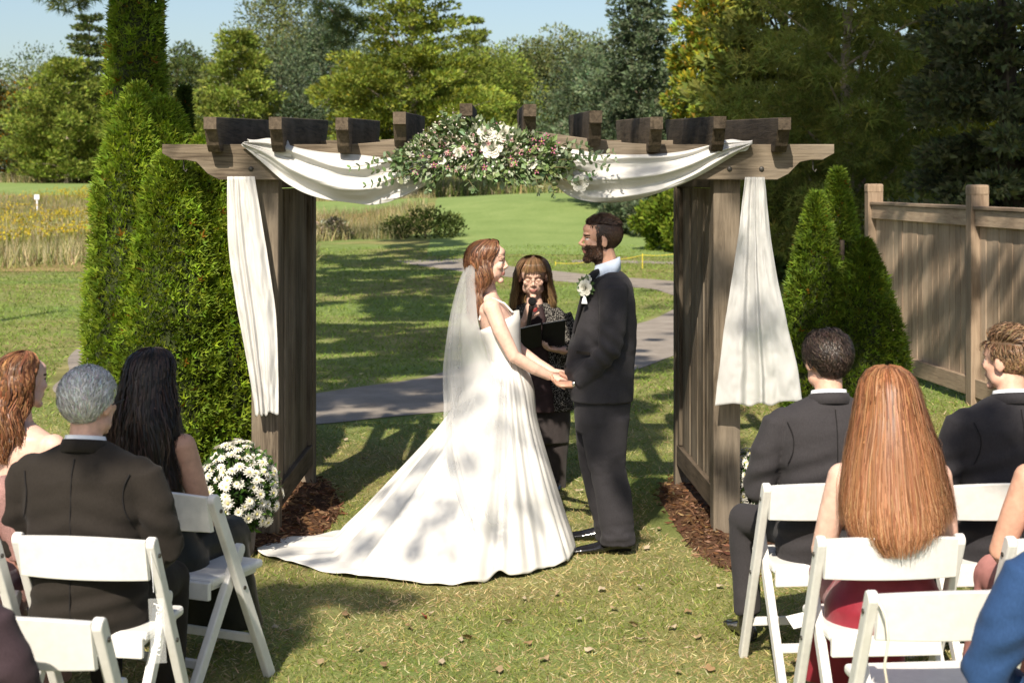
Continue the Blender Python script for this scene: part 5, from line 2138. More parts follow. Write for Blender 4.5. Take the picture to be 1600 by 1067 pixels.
# microphone and folder held in her hands
mic = thing('microphone', op(828, 490, -.24), 'black handheld microphone in front of the officiant chin', 'microphone')
m0, m1 = op(825, 511, -.26), op(832, 468, -.27)
ax = nrm(m1 - m0)
MB().tube([m0, m0 + ax * .10, m0 + ax * .135], [.012, .015, .017], 14).build('handle', mat('mic_black', (.015, .015, .016), .35, .2, 40, spec=.5), mic)
MB().ell(m1 - ax * .012, (.026, .026, .028), None, 16, 10).build('grille', mat('mic_grille', (.03, .03, .032), .5, .5, 400, 1.0, 500, metallic=.5), mic)
MB().tube([m0 - ax * .012, m0], [.0125, .0125], 14).build('ring', mat('steel', (.5, .48, .45)), mic)
fol = thing('folder', op(850, 525, -.26), 'open black folder with pages held by the officiant', 'folder')
PAPER = mat('paper', (.78, .77, .74), .8, .04, 30)
for k, (qa, qb, qc, qd) in enumerate([((806, 516), (846, 507), (846, 541), (812, 549)), ((847, 507), (884, 501), (882, 540), (847, 541))]):
    c4 = [op(*qa, -.27), op(*qb, -.31), op(*qc, -.22), op(*qd, -.19)]
    n_ = nrm(np.cross(c4[1] - c4[0], c4[3] - c4[0]))
    if n_[1] < 0:
        n_ = -n_
    vv = np.array(c4 + [q + n_ * .006 for q in c4])
    MB().add(vv, [(0, 1, 2, 3), (7, 6, 5, 4), (0, 4, 5, 1), (1, 5, 6, 2), (2, 6, 7, 3), (3, 7, 4, 0)]).build('cover', mat('folder_black', (.012, .012, .013), .45, .2, 30, spec=.4), fol, smooth=False)
    cc = np.mean(c4, axis=0)
    vv = np.array([cc + (q - cc) * V(.95, .95, .95) + n_ * .008 + V(0, 0, .006) for q in c4] + [cc + (q - cc) * .95 + n_ * .011 + V(0, 0, .006) for q in c4])
    MB().add(vv, [(0, 1, 2, 3), (7, 6, 5, 4), (0, 4, 5, 1), (1, 5, 6, 2), (2, 6, 7, 3), (3, 7, 4, 0)]).build('page', PAPER, fol, smooth=False)

# ------------------------------------------------------------------ seated guests
SEAM = mat('seam_thread', (.012, .011, .012), .9, .1, 40)


class Seat:
    def __init__(s, px, D, yaw, k=1.0):
        s.o = V((px - 800) / F * D, D, 0)
        s.M = rotz(R(yaw))
        s.k = k

    def T(s, *p):
        p = np.asarray(p if len(p) > 1 else p[0], float)
        return s.o + (p * s.k) @ s.M.T

    def ring(s, y, z, rx, ry, p=2.3, x=0, k=36, tilt=0):
        q = ring(V(x, y, z), X_, Y_, rx, ry, p, k)
        q[:, 2] += tilt * (q[:, 1] - y)
        return s.T(q)


def guest_head(S, yaw=0, pitch=0, z=1.225, y=.0, k=1.03):
    a = R(yaw)
    fl = V(-math.sin(a), math.cos(a), math.sin(R(pitch)))
    return Head(S.T(0, y, z), S.M @ fl, (0, 0, 1), k * S.k)


def suit_guest(label, S, mtl, head, skin, hair, seed, sh=.205, belly=0, lower=True, elbow=.27, brow=BROW_B, spread=.11):
    root = thing('person', S.o, label, 'person', 'seated guests')
    T = S.T
    mb = MB()
    head.add(mb, neck=T(0, -.045, 1.065), nr=.058)
    for s in (-1, 1):
        mb.tube([T(0, -.045, 1.08), T(0, -.045, .98), T(s * .15, -.045, .97), T(s * (elbow - .01), .0, .73), T(s * .15, .2, .635)], [.04, .045, .035, .03, .03], 8)
        w_ = T(s * .10, .27, .60)
        mb.tube([T(s * .16, .2, .64), w_], [.038, .028], 10)
        hand(mb, w_, S.M @ V(-s * .5, .8, -.25), S.M @ V(0, -.2, -1), s, 1.0, .7)
    body(mb, root, .0082, [skin, LIPS, brow, EYEW, EYED], [head])
    mb = MB()
    prof = [(.02, .43, .185, .15), (.0, .50, .19, .15 + belly), (-.02, .62, .178, .135 + belly), (-.035, .76, .183, .13 + belly * .5), (-.045, .88, .200, .128), (-.048, .97, .208, .118), (-.048, 1.018, .196, .10), (-.048, 1.05, .150, .085), (-.045, 1.088, .075, .066)]
    kx = sh / .205
    mb.loft(np.array([S.ring(y, z, rx * kx, ry) for y, z, rx, ry in prof]))
    for s in (-1, 1):
        p0, p1, p2 = T(s * (sh - .015), -.045, .995), T(s * elbow, .0, .72), T(s * .125, .235, .61)
        mb.tube([p0, p0 * .55 + p1 * .45 + S.M @ V(s * .012, -.012, 0), p1, p1 * .5 + p2 * .5, p2], [.066, .068, .062, .056, .048], 14)
        mb.ell(T(s * (sh - .035), -.045, .988), (.068, .068, .060))

    def folds(v, f):
        n = vnormals(v, f)
        L = ((v - S.o) @ S.M) / S.k
        # drag lines between the shoulder blades and the seat, seam down the middle of the back
        a = .005 * np.exp(-((L[:, 2] - .80) / .10) ** 2) * (L[:, 1] < .0)
        d = a * np.sin(L[:, 2] * 70 + np.abs(L[:, 0]) * 26 + seed)
        d = d + .005 * np.exp(-((L[:, 2] - .56) / .08) ** 2) * np.sin(L[:, 2] * 85 - L[:, 0] * 18)
        d = d - .004 * np.exp(-(L[:, 0] / .006) ** 2) * (L[:, 1] < 0) * (L[:, 2] < 1.05)
        arm = np.abs(L[:, 0]) > sh * .93
        d = d + np.where(arm, .005 * np.sin(L[:, 2] * 60 + L[:, 1] * 40) * np.exp(-((L[:, 2] - .74) / .09) ** 2), 0)
        return v + n * d[:, None]

    o_, v_, f_ = cloth_union(mb, .0108, root, mtl, 'suit_jacket', .0035, seed=seed, extra=folds)
    Lv = ((v_ - S.o) @ S.M) / S.k
    for sx, za, zb in ((0, .50, 1.05), (-1, .84, 1.0), (1, .84, 1.0)):
        pts = []
        for z in np.linspace(za, zb, 12):
            xx = sx * (sh * .86 - .02 * math.sin((z - za) / (zb - za) * PI))
            k = (np.abs(Lv[:, 0] - xx) < .012) & (np.abs(Lv[:, 2] - z) < .012)
            if k.any():
                j = np.where(k)[0][np.argmin(Lv[k, 1])]
                pts.append(T(xx, Lv[j, 1] + .0005, z))
        if len(pts) > 3:
            MB().tube(pts, .0022, 5).build('seam', SEAM, o_)
    # collars
    rc = []
    for z, r_, t in ((1.065, .077, .25), (1.09, .072, .25), (1.112, .068, .22)):
        rc.append(S.ring(-.045, z, r_, r_, 2, 0, 30, -t))
    o = MB().loft(np.array(rc), cap=False).build('shirt_collar', SHIRT, root)
    o.modifiers.new('t', 'SOLIDIFY').thickness = .005
    rc = []
    for z, r_, t in ((1.050, .092, .25), (1.078, .084, .25), (1.098, .077, .22)):
        rc.append(S.ring(-.046, z, r_, r_, 2, 0, 30, -t))
    o = MB().loft(np.array(rc), cap=False).build('jacket_collar', mtl, o_)
    o.modifiers.new('t', 'SOLIDIFY').thickness = .007
    if lower:
        legs(root, S, mtl, seed, spread)
    hair(root, head)
    return root


def legs(root, S, mtl, seed, spread=.11, shoes=SHOE):
    T = S.T
    mb = MB()
    mb.loft(np.array([S.ring(y, z, rx, ry) for y, z, rx, ry in ((.0, .44, .165, .15), (.03, .50, .18, .16), (.05, .56, .165, .14))]))
    for s in (-1, 1):
        kn, an = T(s * spread * 1.15, .45, .50), T(s * spread * 1.1, .42, .11)
        mb.tube([T(s * .09, .02, .51), T(s * .10, .22, .52), kn], [.088, .082, .068], 14)
        mb.tube([kn, kn * .5 + an * .5, an], [.067, .060, .058], 14)
        mb.ell(kn, .068)
    cloth_union(mb, .0105, root, mtl, 'trousers', .005, (8, 8, 6), seed + 9)
    for s in (-1, 1):
        mb = MB()
        shoe(mb, T(s * spread * 1.1, .38, 0), S.M @ V(s * .12, 1, 0), .29)
        mb.tube([T(s * spread * 1.1, .42, .06), T(s * spread * 1.1, .42, .16)], .042, 10)
        MB().add(*remesh(mb, .009, 2)).build('shoe', shoes, root)


def woman_guest(label, S, dmat, head, skin, hair, seed, back_z=.80, sh=.172, elbow=.22, strap=True, lower=True, sleeve=None, arms_in=.13, brow=BROW_B):
    root = thing('person', S.o, label, 'person', 'seated guests')
    T = S.T
    mb = MB()
    head.add(mb, True, neck=T(0, -.04, 1.05), nr=.048)
    prof = [(.0, .62, .125, .10), (-.02, .74, .128, .10), (-.035, .86, .150, .105), (-.042, .95, .165, .098), (-.045, 1.005, .150, .082), (-.045, 1.03, .105, .066), (-.042, 1.055, .058, .052)]
    mb.loft(np.array([S.ring(y, z, rx * sh / .172, ry, 2.15) for y, z, rx, ry in prof]))
    for s in (-1, 1):
        p0, p1, p2 = T(s * (sh - .01), -.04, .965), T(s * elbow, .01, .70), T(s * arms_in, .22, .61)
        mb.ell(p0, .052)
        mb.tube([p0, p0 * .5 + p1 * .5, p1, p1 * .5 + p2 * .5, p2], [.051, .048, .040, .035, .025], 14)
        hand(mb, p2, S.M @ V(-s * .6, .75, -.2), S.M @ V(0, -.2, -1), s, .92, .7, wr=.023)
    body(mb, root, .0084, [skin, LIPS, brow, EYEW, EYED], [head])
    mb = MB()
    prof = [(.02, .44, .205, .175), (.01, .51, .205, .175), (.0, .60, .160, .135), (-.01, .66, .134, .110), (-.022, .76, .140, .110), (-.034, .86, .156, .113)]
    if back_z > .87:
        prof += [(-.042, .95, .166, .104)]
    else:
        prof = [q for q in prof if q[1] <= back_z + .02]
    mb.loft(np.array([S.ring(y, z, rx * sh / .172, ry + .002, 2.15) for y, z, rx, ry in prof]))
    if lower:
        for s in (-1, 1):
            mb.tube([T(s * .08, .02, .50), T(s * .085, .25, .51), T(s * .08, .46, .50)], [.10, .095, .085], 14)
        mb.loft(np.array([S.ring(.40 + .02 * i, .50 - .13 * i, .17 + .012 * i, .085 + .012 * i, 2.3) for i in range(4)]))
    cloth_union(mb, .0105, root, dmat, 'dress', .004, (8, 8, 7), seed)
    if strap:
        mb = MB()
        for s in (-1, 1):
            mb.tube([T(s * .10, -.135, back_z), T(s * .115, -.125, .95), T(s * .115, -.06, 1.005), T(s * .105, .02, .985), T(s * .09, .06, .9)], [.014, .012, .012, .012, .014], 6)
        mb.build('dress_straps', dmat, root)
    if sleeve is not None:
        for s in (-1, 1):
            mb = MB()
            p0, p1 = T(s * (sh - .01), -.04, .97), T(s * elbow, .01, .70)
            mb.tube([p0, p0 * .5 + p1 * .5, p0 * .12 + p1 * .88], [.066, .060, .055], 14)
            mb.ell(p0, .066)
            cloth_union(mb, .008, root, sleeve, 'sleeve', .003, seed=seed + 3)
    hair(root, head)
    return root


# ---- right side
S = Seat(1290, 6.27, 4, 1.03)
wave_hair = [(.026, .018, .015), (.04, .028, .022), (.018, .013, .011), (.07, .05, .04)]
back_keep = lambda p: ((p[:, 1] > .03) & (p[:, 2] > .06)) | ((p[:, 1] <= .03) & (p[:, 1] > -.02) & (p[:, 2] > .0)) | ((p[:, 1] <= -.02) & (p[:, 2] > -.062))
full_keep = lambda p: ((p[:, 1] > .03) & (p[:, 2] > .06)) | ((p[:, 1] <= .03) & (p[:, 1] > -.032) & (p[:, 2] > .014)) | (p[:, 1] <= -.032)
suit_guest('dark wavy haired man in grey suit in front row by right post', S, SUIT2, guest_head(S, 12, 0, 1.222, -.01), SKIN, lambda r, h: short_hair(r, h, wave_hair, full_keep, lambda p: V(.2, -.6, -.9) + .35 * np.sin(p * 38), .060, 3800, .014, .0042, .004, .005, 13), 101, .212, spread=.20)
S = Seat(1572, 6.27, 6, 1.03)
blond = [(.19, .11, .06), (.27, .165, .09), (.14, .08, .045), (.33, .21, .12)]
suit_guest('blond man in charcoal suit turned left at the right edge', S, SUIT, guest_head(S, 38, 0, 1.222, -.01), SKIN, lambda r, h: short_hair(r, h, blond, men_keep, lambda p: np.where(p[:, 2:3] > .075, V(.25, -.6, .5), V(0, -.35, -1.0)), lambda p: np.where(p[:, 2] > .07, .055, .018), 3400, lambda p: np.where(p[:, 2] > .07, .026, .004), .0045, .002, .003, 14), 102, .212, brow=BROW_L)
S = Seat(1385, 5.38, 3, 1.0)
BURG = mat('burgundy_satin', (.22, .012, .025), .5, .15, 12, .1, 60, sheen=.2, spec=.35)
COPPER = [(.19, .080, .034), (.25, .11, .05), (.13, .05, .022), (.31, .15, .075)]
red_hair = lambda r, h: long_hair(r, h, [(.122, .010, .0, .012), (.114, .05, -.005, .055), (.085, .080, -.008, .092), (.045, .097, -.012, .108), (.0, .110, -.020, .115), (-.06, .124, -.045, .115), (-.13, .145, -.07, .115), (-.21, .162, -.095, .112), (-.30, .178, -.125, .110), (-.35, .184, -.145, .105), (-.39, .18, -.16, .10), (-.43, .16, -.165, .095), (-.475, .11, -.17, .08)],
    R(100), COPPER, 5200, .0034, .0018, 7, lambda p: .985 - .20 * smooth01((p + .1) / 1.2) - .16 * smooth01((-p - .55) / 1.0), tip=[(.34, .165, .08), (.26, .115, .05), (.42, .23, .125), (.18, .07, .03)], seed=15, K=13, frizz=.006)
woman_guest('woman with very long copper hair in burgundy dress', S, BURG, guest_head(S, -4, 0, 1.225, -.01), SKIN_P, red_hair, 103, .93, .178, .225, True)
S = Seat(1672, 5.38, 6, 1.0)
woman_guest('bare armed woman cut off by the right edge of frame', S, mat('rose_dress', (.45, .20, .18), .6, .15, 12), guest_head(S, 10, 0, 1.225, -.01), SKIN_W, lambda r, h: long_hair(r, h, [(.12, .012, 0, .012), (.11, .05, 0, .058), (.08, .08, -.01, .1), (0, .095, -.015, .11), (-.08, .09, -.03, .10), (-.2, .07, -.05, .07)], R(100), CHEST, 500, .009, .004, seed=16, K=12), 104, .84, .18, .25, True)
S = Seat(1715, 4.02, 8, 1.0)
NAVY = suitmat('blue_suit', (.026, .062, .155))
suit_guest('man in bright blue suit cut off at bottom right corner', S, NAVY, guest_head(S, 5, 0, 1.225, -.01), SKIN, lambda r, h: short_hair(r, h, wave_hair, back_keep, lambda p: V(0, -.5, -1), .03, 900, .01, .006, seed=17), 105, .225, .02, False, .31)

# ---- left side
S = Seat(142, 5.36, -8, 1.0)
GREY = [(.58, .56, .53), (.70, .68, .65), (.44, .42, .40), (.76, .74, .71)]
grey_keep = lambda p: full_keep(p) & ~((((p[:, 0] + .0) / .022) ** 2 + ((p[:, 1] + .05) / .022) ** 2 < 1) & (p[:, 2] > .05) & False)
suit_guest('grey haired man in black suit, second row on the left', S, SUITB, guest_head(S, -14, 2, 1.218, -.012, 1.06), SKIN, lambda r, h: short_hair(r, h, GREY, grey_keep, lambda p: V(.35, -.45, -.9) * np.where(p[:, 2:3] > .05, V(1, 1, .3), 1), .055, 5200, .010, .0032, .0, .004, 18), 106, .222, .02, True, .275, brow=BROW_L)
mb = MB()
hd = guest_head(S, -14, 2, 1.218, -.012, 1.06)
mb.tube([hd.w((.083, .0, .0)), hd.w((.084, .05, .004)), hd.w((.075, .082, .004))], .003, 6)
gl = [o for o in COL.objects if o.get('label', '').startswith('grey haired man')][0]
mb.build('glasses', BLACK, gl)
S = Seat(240, 6.14, -24, .985)
BLK = [(.016, .011, .010), (.024, .016, .014), (.010, .008, .007), (.045, .028, .022)]
OLIVE = mat('dark_olive_satin', (.016, .016, .011), .55, .25, 14, .1, 60, sheen=.0, spec=.3)
dark_hair = lambda r, h: long_hair(r, h, [(.122, .010, .0, .012), (.114, .05, -.005, .055), (.085, .080, -.008, .092), (.045, .094, -.012, .108), (.0, .102, -.020, .112), (-.06, .112, -.035, .110), (-.13, .132, -.055, .105), (-.21, .150, -.068, .092), (-.30, .160, -.075, .085), (-.39, .168, -.078, .078), (-.46, .16, -.078, .07), (-.53, .12, -.078, .06)],
    R(104), BLK, 1900, .0068, .007, 9, lambda p: .93 + .08 * np.sin(p * 3) - .10 * smooth01((np.abs(p) - .9) / .8), seed=19, K=18, frizz=.010)
woman_guest('woman with long black hair in dark sleeveless dress, front row left', S, OLIVE, guest_head(S, 6, 0, 1.222, -.01), SKIN_T, dark_hair, 107, .93, .185, .235, False)
S = Seat(40, 6.2, -20, .97)
AUB = [(.13, .055, .026), (.19, .085, .04), (.085, .035, .016), (.26, .125, .06)]
aub_hair = lambda r, h: long_hair(r, h, [(.122, .010, .0, .012), (.114, .05, -.005, .055), (.085, .080, -.008, .092), (.045, .092, -.012, .108), (.0, .094, -.020, .115), (-.05, .088, -.035, .112), (-.10, .088, -.055, .100), (-.16, .095, -.07, .085), (-.23, .10, -.078, .078), (-.31, .085, -.078, .068)],
    R(92), AUB, 1700, .0075, .011, 15, lambda p: .96 - .08 * np.cos(p * 5), seed=20, K=18, frizz=.008)
woman_guest('auburn haired bare backed woman at far left front row', S, mat('dusty_dress', (.25, .12, .10), .6, .15, 14), guest_head(S, -20, 0, 1.222, -.01), SKIN_P, aub_hair, 108, .80, .178, .23, False)
S = Seat(-52, 5.42, -8, .93)
BEAD = mat('beaded_pink', (.40, .22, .20), .35, .45, 300, .8, 320, spec=.6)
suitp = woman_guest('older woman in pink beaded dress cut by the left edge', S, BEAD, guest_head(S, 0, 0, 1.225, -.01), SKIN, lambda r, h: short_hair(r, h, GREY, full_keep, lambda p: V(.1, -.5, -.9), .06, 1600, .03, .008, .01, .012, 21), 109, .93, .185, .24, False, True, BEAD)
S = Seat(-115, 3.95, -8, .89)
suit_guest('person in plum jacket at the bottom left corner', S, suitmat('plum_jacket', (.045, .030, .036)), guest_head(S, 0, 0, 1.225, -.01), SKIN, lambda r, h: short_hair(r, h, wave_hair, back_keep, lambda p: V(0, -.5, -1), .03, 700, .01, .006, seed=22), 110, .225, .03, False, .30)

# the clear acrylic sign that hangs from the grey haired man's chair, with white script
sg = thing('hanging_sign', P(242, 985, 5.12), 'clear acrylic reserved sign with white script hung on chair', 'sign')
ac = NT('acrylic')
b = ac.n('ShaderNodeBsdfPrincipled', Roughness=.08)
b.inputs['Base Color'].default_value = (.9, .92, .92, 1)
b.inputs['Specular IOR Level'].default_value = .6
tp = ac.t.nodes.new('ShaderNodeBsdfTransparent')
mx = ac.n('ShaderNodeMixShader', Fac=.13)
ac.l(tp.outputs[0], mx.inputs[1]); ac.l(b.outputs[0], mx.inputs[2])
ACR = ac.finish(mx.outputs[0])
nw, nh = .020, .10
D5 = 5.10
c = P(246, 985, D5)
rr = MB().box(c, (.052, .003, .215), rotm((0, 1, 0), -.05))
rr.build('panel', ACR, sg, smooth=False, bevel=.004)
INK = mat('white_ink', (.85, .85, .85), .6, .02, 20)
tc = bpy.data.curves.new('script', 'FONT')
tc.body = 'Reserved'
tc.size = .045
tc.shear = .35
tc.extrude = .0008
tc.offset = -.0004
tc.align_x = 'CENTER'; tc.align_y = 'CENTER'
to = bpy.data.objects.new('script', tc)
COL.objects.link(to)
dg = bpy.context.evaluated_depsgraph_get()
tm = bpy.data.meshes.new_from_object(to.evaluated_get(dg))
bpy.data.objects.remove(to)
tm.materials.clear(); tm.materials.append(INK)
to = bpy.data.objects.new('script', tm)
COL.objects.link(to)
to.parent = sg
Rs = np.stack([V(.05, 0, 1), V(-1, 0, .05), V(0, -1, 0)], axis=1)
M = np.eye(4); M[:3, :3] = Rs; M[:3, 3] = c + V(0, -.004, 0) - world_loc(sg)
to.matrix_local = Matrix(M.tolist())
MB().tube([P(235, 850, 5.13), P(240, 925, 5.10)], .0012, 5).build('string', SHIRT, sg)
# programme card on the lawn of the front row seat, ribbon on the near chair
pcard = MB().box(P(1252, 968, 6.05) , (.10, .07, .002), rotm((1, 0, 0), .5) @ rotz(.3))
tag(pcard.build('programme_card', PAPER, None, smooth=False), 'small white printed card lying by the front row chair leg', 'card')
rb = MB()
D6 = 4.44
rb.tube([P(1372, 940, D6), P(1384, 960, D6 - .03), P(1388, 1000, D6 - .02), P(1382, 1040, D6 - .01), P(1386, 1066, D6)], .004, 6)
tag(rb.build('ribbon', mat('ivory_ribbon', (.72, .66, .56), .7, .1, 40)), 'ivory ribbon tied to upright of the empty near chair', 'ribbon')

# ------------------------------------------------------------------ things far off
rng = np.random.default_rng(401)
YROPE = mat('yellow_rope', (.62, .50, .05), .7, .1, 20)
rp = thing('rope_barrier', P(970, 402, 34), 'thin yellow rope barrier along the fairway behind the groom', 'rope')
a, b_ = P(868, 411, 34.5), P(1075, 392, 33)
n = 14
pts = [a + (b_ - a) * t - Z_ * .05 * math.sin(PI * ((t * 3) % 1)) for t in np.linspace(0, 1, 25)]
MB().tube(pts, .006, 6).build('rope', YROPE, rp)
for t in (0, 1 / 3, 2 / 3, 1):
    q = a + (b_ - a) * t
    MB().tube([V(q[0], q[1], float(terrain(q[0], q[1]))), q + Z_ * .03], .012, 6).build('stake', YROPE, rp)
for k, (px, top, lab, cm) in enumerate([(568, (.5, .3, .2), 'far golfer in dark shorts under the left swag', (.05, .05, .06)), (612, (.7, .7, .7), 'far golfer in white under the left swag', (.7, .7, .68))]):
    D = 88
    X = (px - 800) / F * D
    z = float(terrain(X, D))
    S = Seat(px, D, 20 * k, 1.0)
    root = thing('person', V(X, D, z), lab, 'person', 'golfers on the far fairway')
    T = lambda x, y, q: V(X + x, D + y, z + q)
    mb = MB()
    mb.tube([T(0, 0, .85), T(0, 0, 1.15), T(0, 0, 1.42), T(0, 0, 1.5)], [(.17, .11), (.17, .11), (.2, .11), (.06, .06)], 12, ref=X_)
    for s in (-1, 1):
        mb.tube([T(s * .2, 0, 1.4), T(s * .26, .02, 1.12), T(s * .2, -.12, .92)], [.055, .045, .035], 8)
        mb.tube([T(s * .09, 0, .9), T(s * .11, 0, .48), T(s * .12, 0, .05)], [.09, .06, .045], 8)
        mb.tube([T(s * .12, .05, .04), T(s * .13, -.14, .04)], .045, 8)
    mb.ell(T(0, 0, 1.66), (.08, .1, .12))
    mb.tube([T(0, 0, 1.45), T(0, 0, 1.6)], .055, 8)
    v, f = remesh(mb, .022, 2)
    zc = v[f].mean(axis=1)[:, 2] - z
    m = np.where(zc > 1.5, 0, np.where(zc > .88, 1, np.where(zc > .5, 2, 0)))
    MB().add(v, f, m).build('body', [SKIN, mat('golf_shirt_%d' % k, top), mat('golf_shorts_%d' % k, cm)], root)
sgn = thing('marker_sign', at_tree(58, 62), 'tiny white marker sign in the goldenrod meadow', 'sign')
q = at_tree(58, 62)
MB().box(q + Z_ * .35, (.05, .05, .9)).build('post', SHIRT, sgn, smooth=False)
MB().box(q + Z_ * .85 - Y_ * .04, (.2, .03, .2)).build('plate', SHIRT, sgn, smooth=False)

# ------------------------------------------------------------------ meadow grasses
BLADE = (np.array([(0, -.04, 0), (0, .04, 0), (1, 0, .2)]), np.array([(0, 1, 2)]))


def tuft_field(name, label, cat, n, xf, d0, d1, hgt0, cols, jit=.25, tpl=BLADE, ok=None, w=1.0):
    D = d0 + (d1 - d0) * rng.random(n) ** .8
    x0, x1 = xf(D)
    X = x0 + (x1 - x0) * rng.random(n)
    if ok is not None:
        k = ok(X, D)
        X, D = X[k], D[k]
    m = len(X)
    pos = np.column_stack([X, D, terrain(X, D)])
    out = nrm(np.column_stack([rng.normal(size=(m, 2)) * .28, np.ones(m)]))
    patch = fbm(np.column_stack([X * .35, D * .2, np.zeros(m)]), 7, 2)
    mb = MB()
    cards(mb, pos, out, hgt0 * (.6 + .7 * rng.random(m)) * (1 + .25 * patch), (tpl[0] * V(1, w, 1), tpl[1]), pal(m, cols, jit) * (1 + .25 * patch)[:, None])
    o = mb.build(name, FOLD, None, smooth=False)
    return tag(o, label, cat, kind='stuff')


TAN = [(.36, .31, .18), (.28, .25, .13), (.20, .21, .09), (.43, .38, .25), (.15, .18, .065)]
edge = lambda X, D: D > 33.5 + 1.8 * np.sin(X * .5) + .6 * np.sin(X * 1.7)
tuft_field('tall_grass', 'tall dry tan meadow grass beyond the lawn', 'grass', 95000, lambda D: (-D * .46 - 1, -2.6 - .03 * (D - 36) - .3 * np.sin(D)), 33, 80, .40, TAN, ok=lambda X, D: edge(X, D) & ((X < -.128 * D) | (D > 45 + 1.2 * np.sin(X))) & ~((X > -.145 * D) & (D > 60) & (D < 75)), w=.8)
tuft_field('roadside_grass', 'rough grass fringe in front of the far trees', 'grass', 7000, lambda D: (-D * .55, D * .12), 112, 121, .8, TAN, w=1.2)
tuft_field('rough_grass', 'mixed green and tan rough behind the fairway mound', 'grass', 14000, lambda D: (-.12 * D, .09 * D), 78, 95, .8, TAN + [(.15, .2, .06), (.12, .17, .05)], w=1.0)
# goldenrod: green stems with yellow plumes
gx = []
mb = MB()
for c in [(0, 52), (40, 50), (110, 57), (140, 56), (60, 74), (130, 76), (150, 74), (90, 44), (20, 42), (150, 46), (75, 55), (120, 80), (10, 60)]:
    px, D = c
    X = (px - 800) / F * D
    m = 85
    x = X + rng.normal(size=m) * wpx(24, D); d = D + rng.normal(size=m) * 1.0
    pos = np.column_stack([x, d, terrain(x, d)])
    cards(mb, pos, nrm(np.column_stack([rng.normal(size=(m, 2)) * .2, np.ones(m)])), .55 * (.7 + .5 * rng.random(m)), BLADE, pal(m, [(.14, .17, .04), (.2, .2, .05)], .2))
    top = pos + Z_ * (.42 + .22 * rng.random(m))[:, None]
    k = rng.random(m) < .75
    for _ in range(3):
        tp_ = top[k] + rng.normal(size=(k.sum(), 3)) * .07
        cards(mb, tp_, rand_dirs(len(tp_)), .09 * (.6 + .7 * rng.random(len(tp_))), LEAF, pal(len(tp_), [(.42, .34, .06), (.36, .30, .07)], .2))
tag(mb.build('goldenrod', FOLD, None, smooth=False), 'yellow goldenrod drifts in the meadow at left', 'flowers', kind='stuff')
# pale and dark low scrub at the crest of the lawn
for px, py, D, wp, hp, cols, lab in [(665, 372, 46, 110, 30, [(.05, .075, .02), (.08, .10, .03), (.035, .05, .015)], 'low dark shrub on the lawn crest left of the bride'), (520, 372, 47, 60, 24, [(.5, .45, .36), (.35, .32, .2), (.2, .2, .1)], 'pale seeded weed clump on the lawn crest')]:
    b = at_tree(px, D)
    broad_tree('low_shrub', lab, 'shrub', b, wpx(hp, D) * 1.3, wpx(wp, D), cols, 3000, .10, 0, 26, seed=411 + px, r0=.02)

# ------------------------------------------------------------------ mown grass blades
GB = (np.array([(0, -.09, 0), (0, .09, 0), (1, 0, .28)]), np.array([(0, 1, 2)]))


def lawn_blades(name, label, n, d0, d1, xr, L, cols, w, ok):
    u = rng.random(n)
    D = d0 * (d1 / d0) ** u
    X = (rng.random(n) * 2 - 1) * xr(D)
    k = ok(X, D)
    X, D = X[k], D[k]
    m = len(X)
    pos = np.column_stack([X, D, terrain(X, D) - .003])
    patch = fbm(np.column_stack([X * 1.3, D * 1.3, np.zeros(m)]), 31, 3)
    dry = np.clip(.80 + .5 * patch, .3, .97) * smooth01((17 - D) / 9)
    isdry = rng.random(m) < dry
    c = np.where(isdry[:, None], pal(m, cols[1], .22), pal(m, cols[0], .22))
    out = nrm(np.column_stack([rng.normal(size=(m, 2)) * np.where(isdry, 1.6, .8)[:, None], np.ones(m) * .55]))
    mb = MB()
    cards(mb, pos, out, L(D) * (.6 + .8 * rng.random(m)), (GB[0] * V(1, w, 1), GB[1]), c)
    o = mb.build(name, FOL, None, smooth=False)
    return tag(o, label, 'grass', kind='stuff')


pth = pc2


def in_poly(X, D, poly):
    ins = np.zeros(len(X), bool)
    for (x0, y0), (x1, y1) in zip(poly, np.roll(poly, -1, axis=0)):
        c = (y0 > D) != (y1 > D)
        ins ^= c & (X < (x1 - x0) * (D - y0) / (y1 - y0 + 1e-12) + x0)
    return ins


def off_path(X, D):
    k = ~in_poly(X, D, HEM[::6])
    near = (D > 9) & (D < 36)
    for i in range(0, len(pth), 2):
        k &= ~(near & ((X - pth[i, 0]) ** 2 + (D - pth[i, 1]) ** 2 < .93 ** 2))
    bl = [(G(440, 805)[:2], .36), (G(1120, 815)[:2], .40)]
    for c, r_ in bl:
        k &= ~(((X - c[0]) / 1.0) ** 2 + ((D - c[1]) / 1.6) ** 2 < r_ ** 2)
    return k


GC = [[(.20, .25, .07), (.25, .29, .085), (.16, .20, .05), (.31, .33, .12)], [(.50, .41, .23), (.42, .35, .18), (.37, .33, .15), (.58, .50, .32)]]
lawn_blades('grass_blades', 'short patchy green and straw coloured lawn grass around the aisle', 240000, 5.2, 13, lambda D: D * .36 + .2, lambda D: .024 + .0008 * D, GC, 1.0, off_path)
lawn_blades('far_grass_blades', 'greener lawn grass around and beyond the cart path', 150000, 13, 42, lambda D: D * .42, lambda D: .028 + .0012 * D, [[(.19, .265, .07), (.235, .31, .085), (.16, .225, .055)], GC[1]], 1.3, off_path)

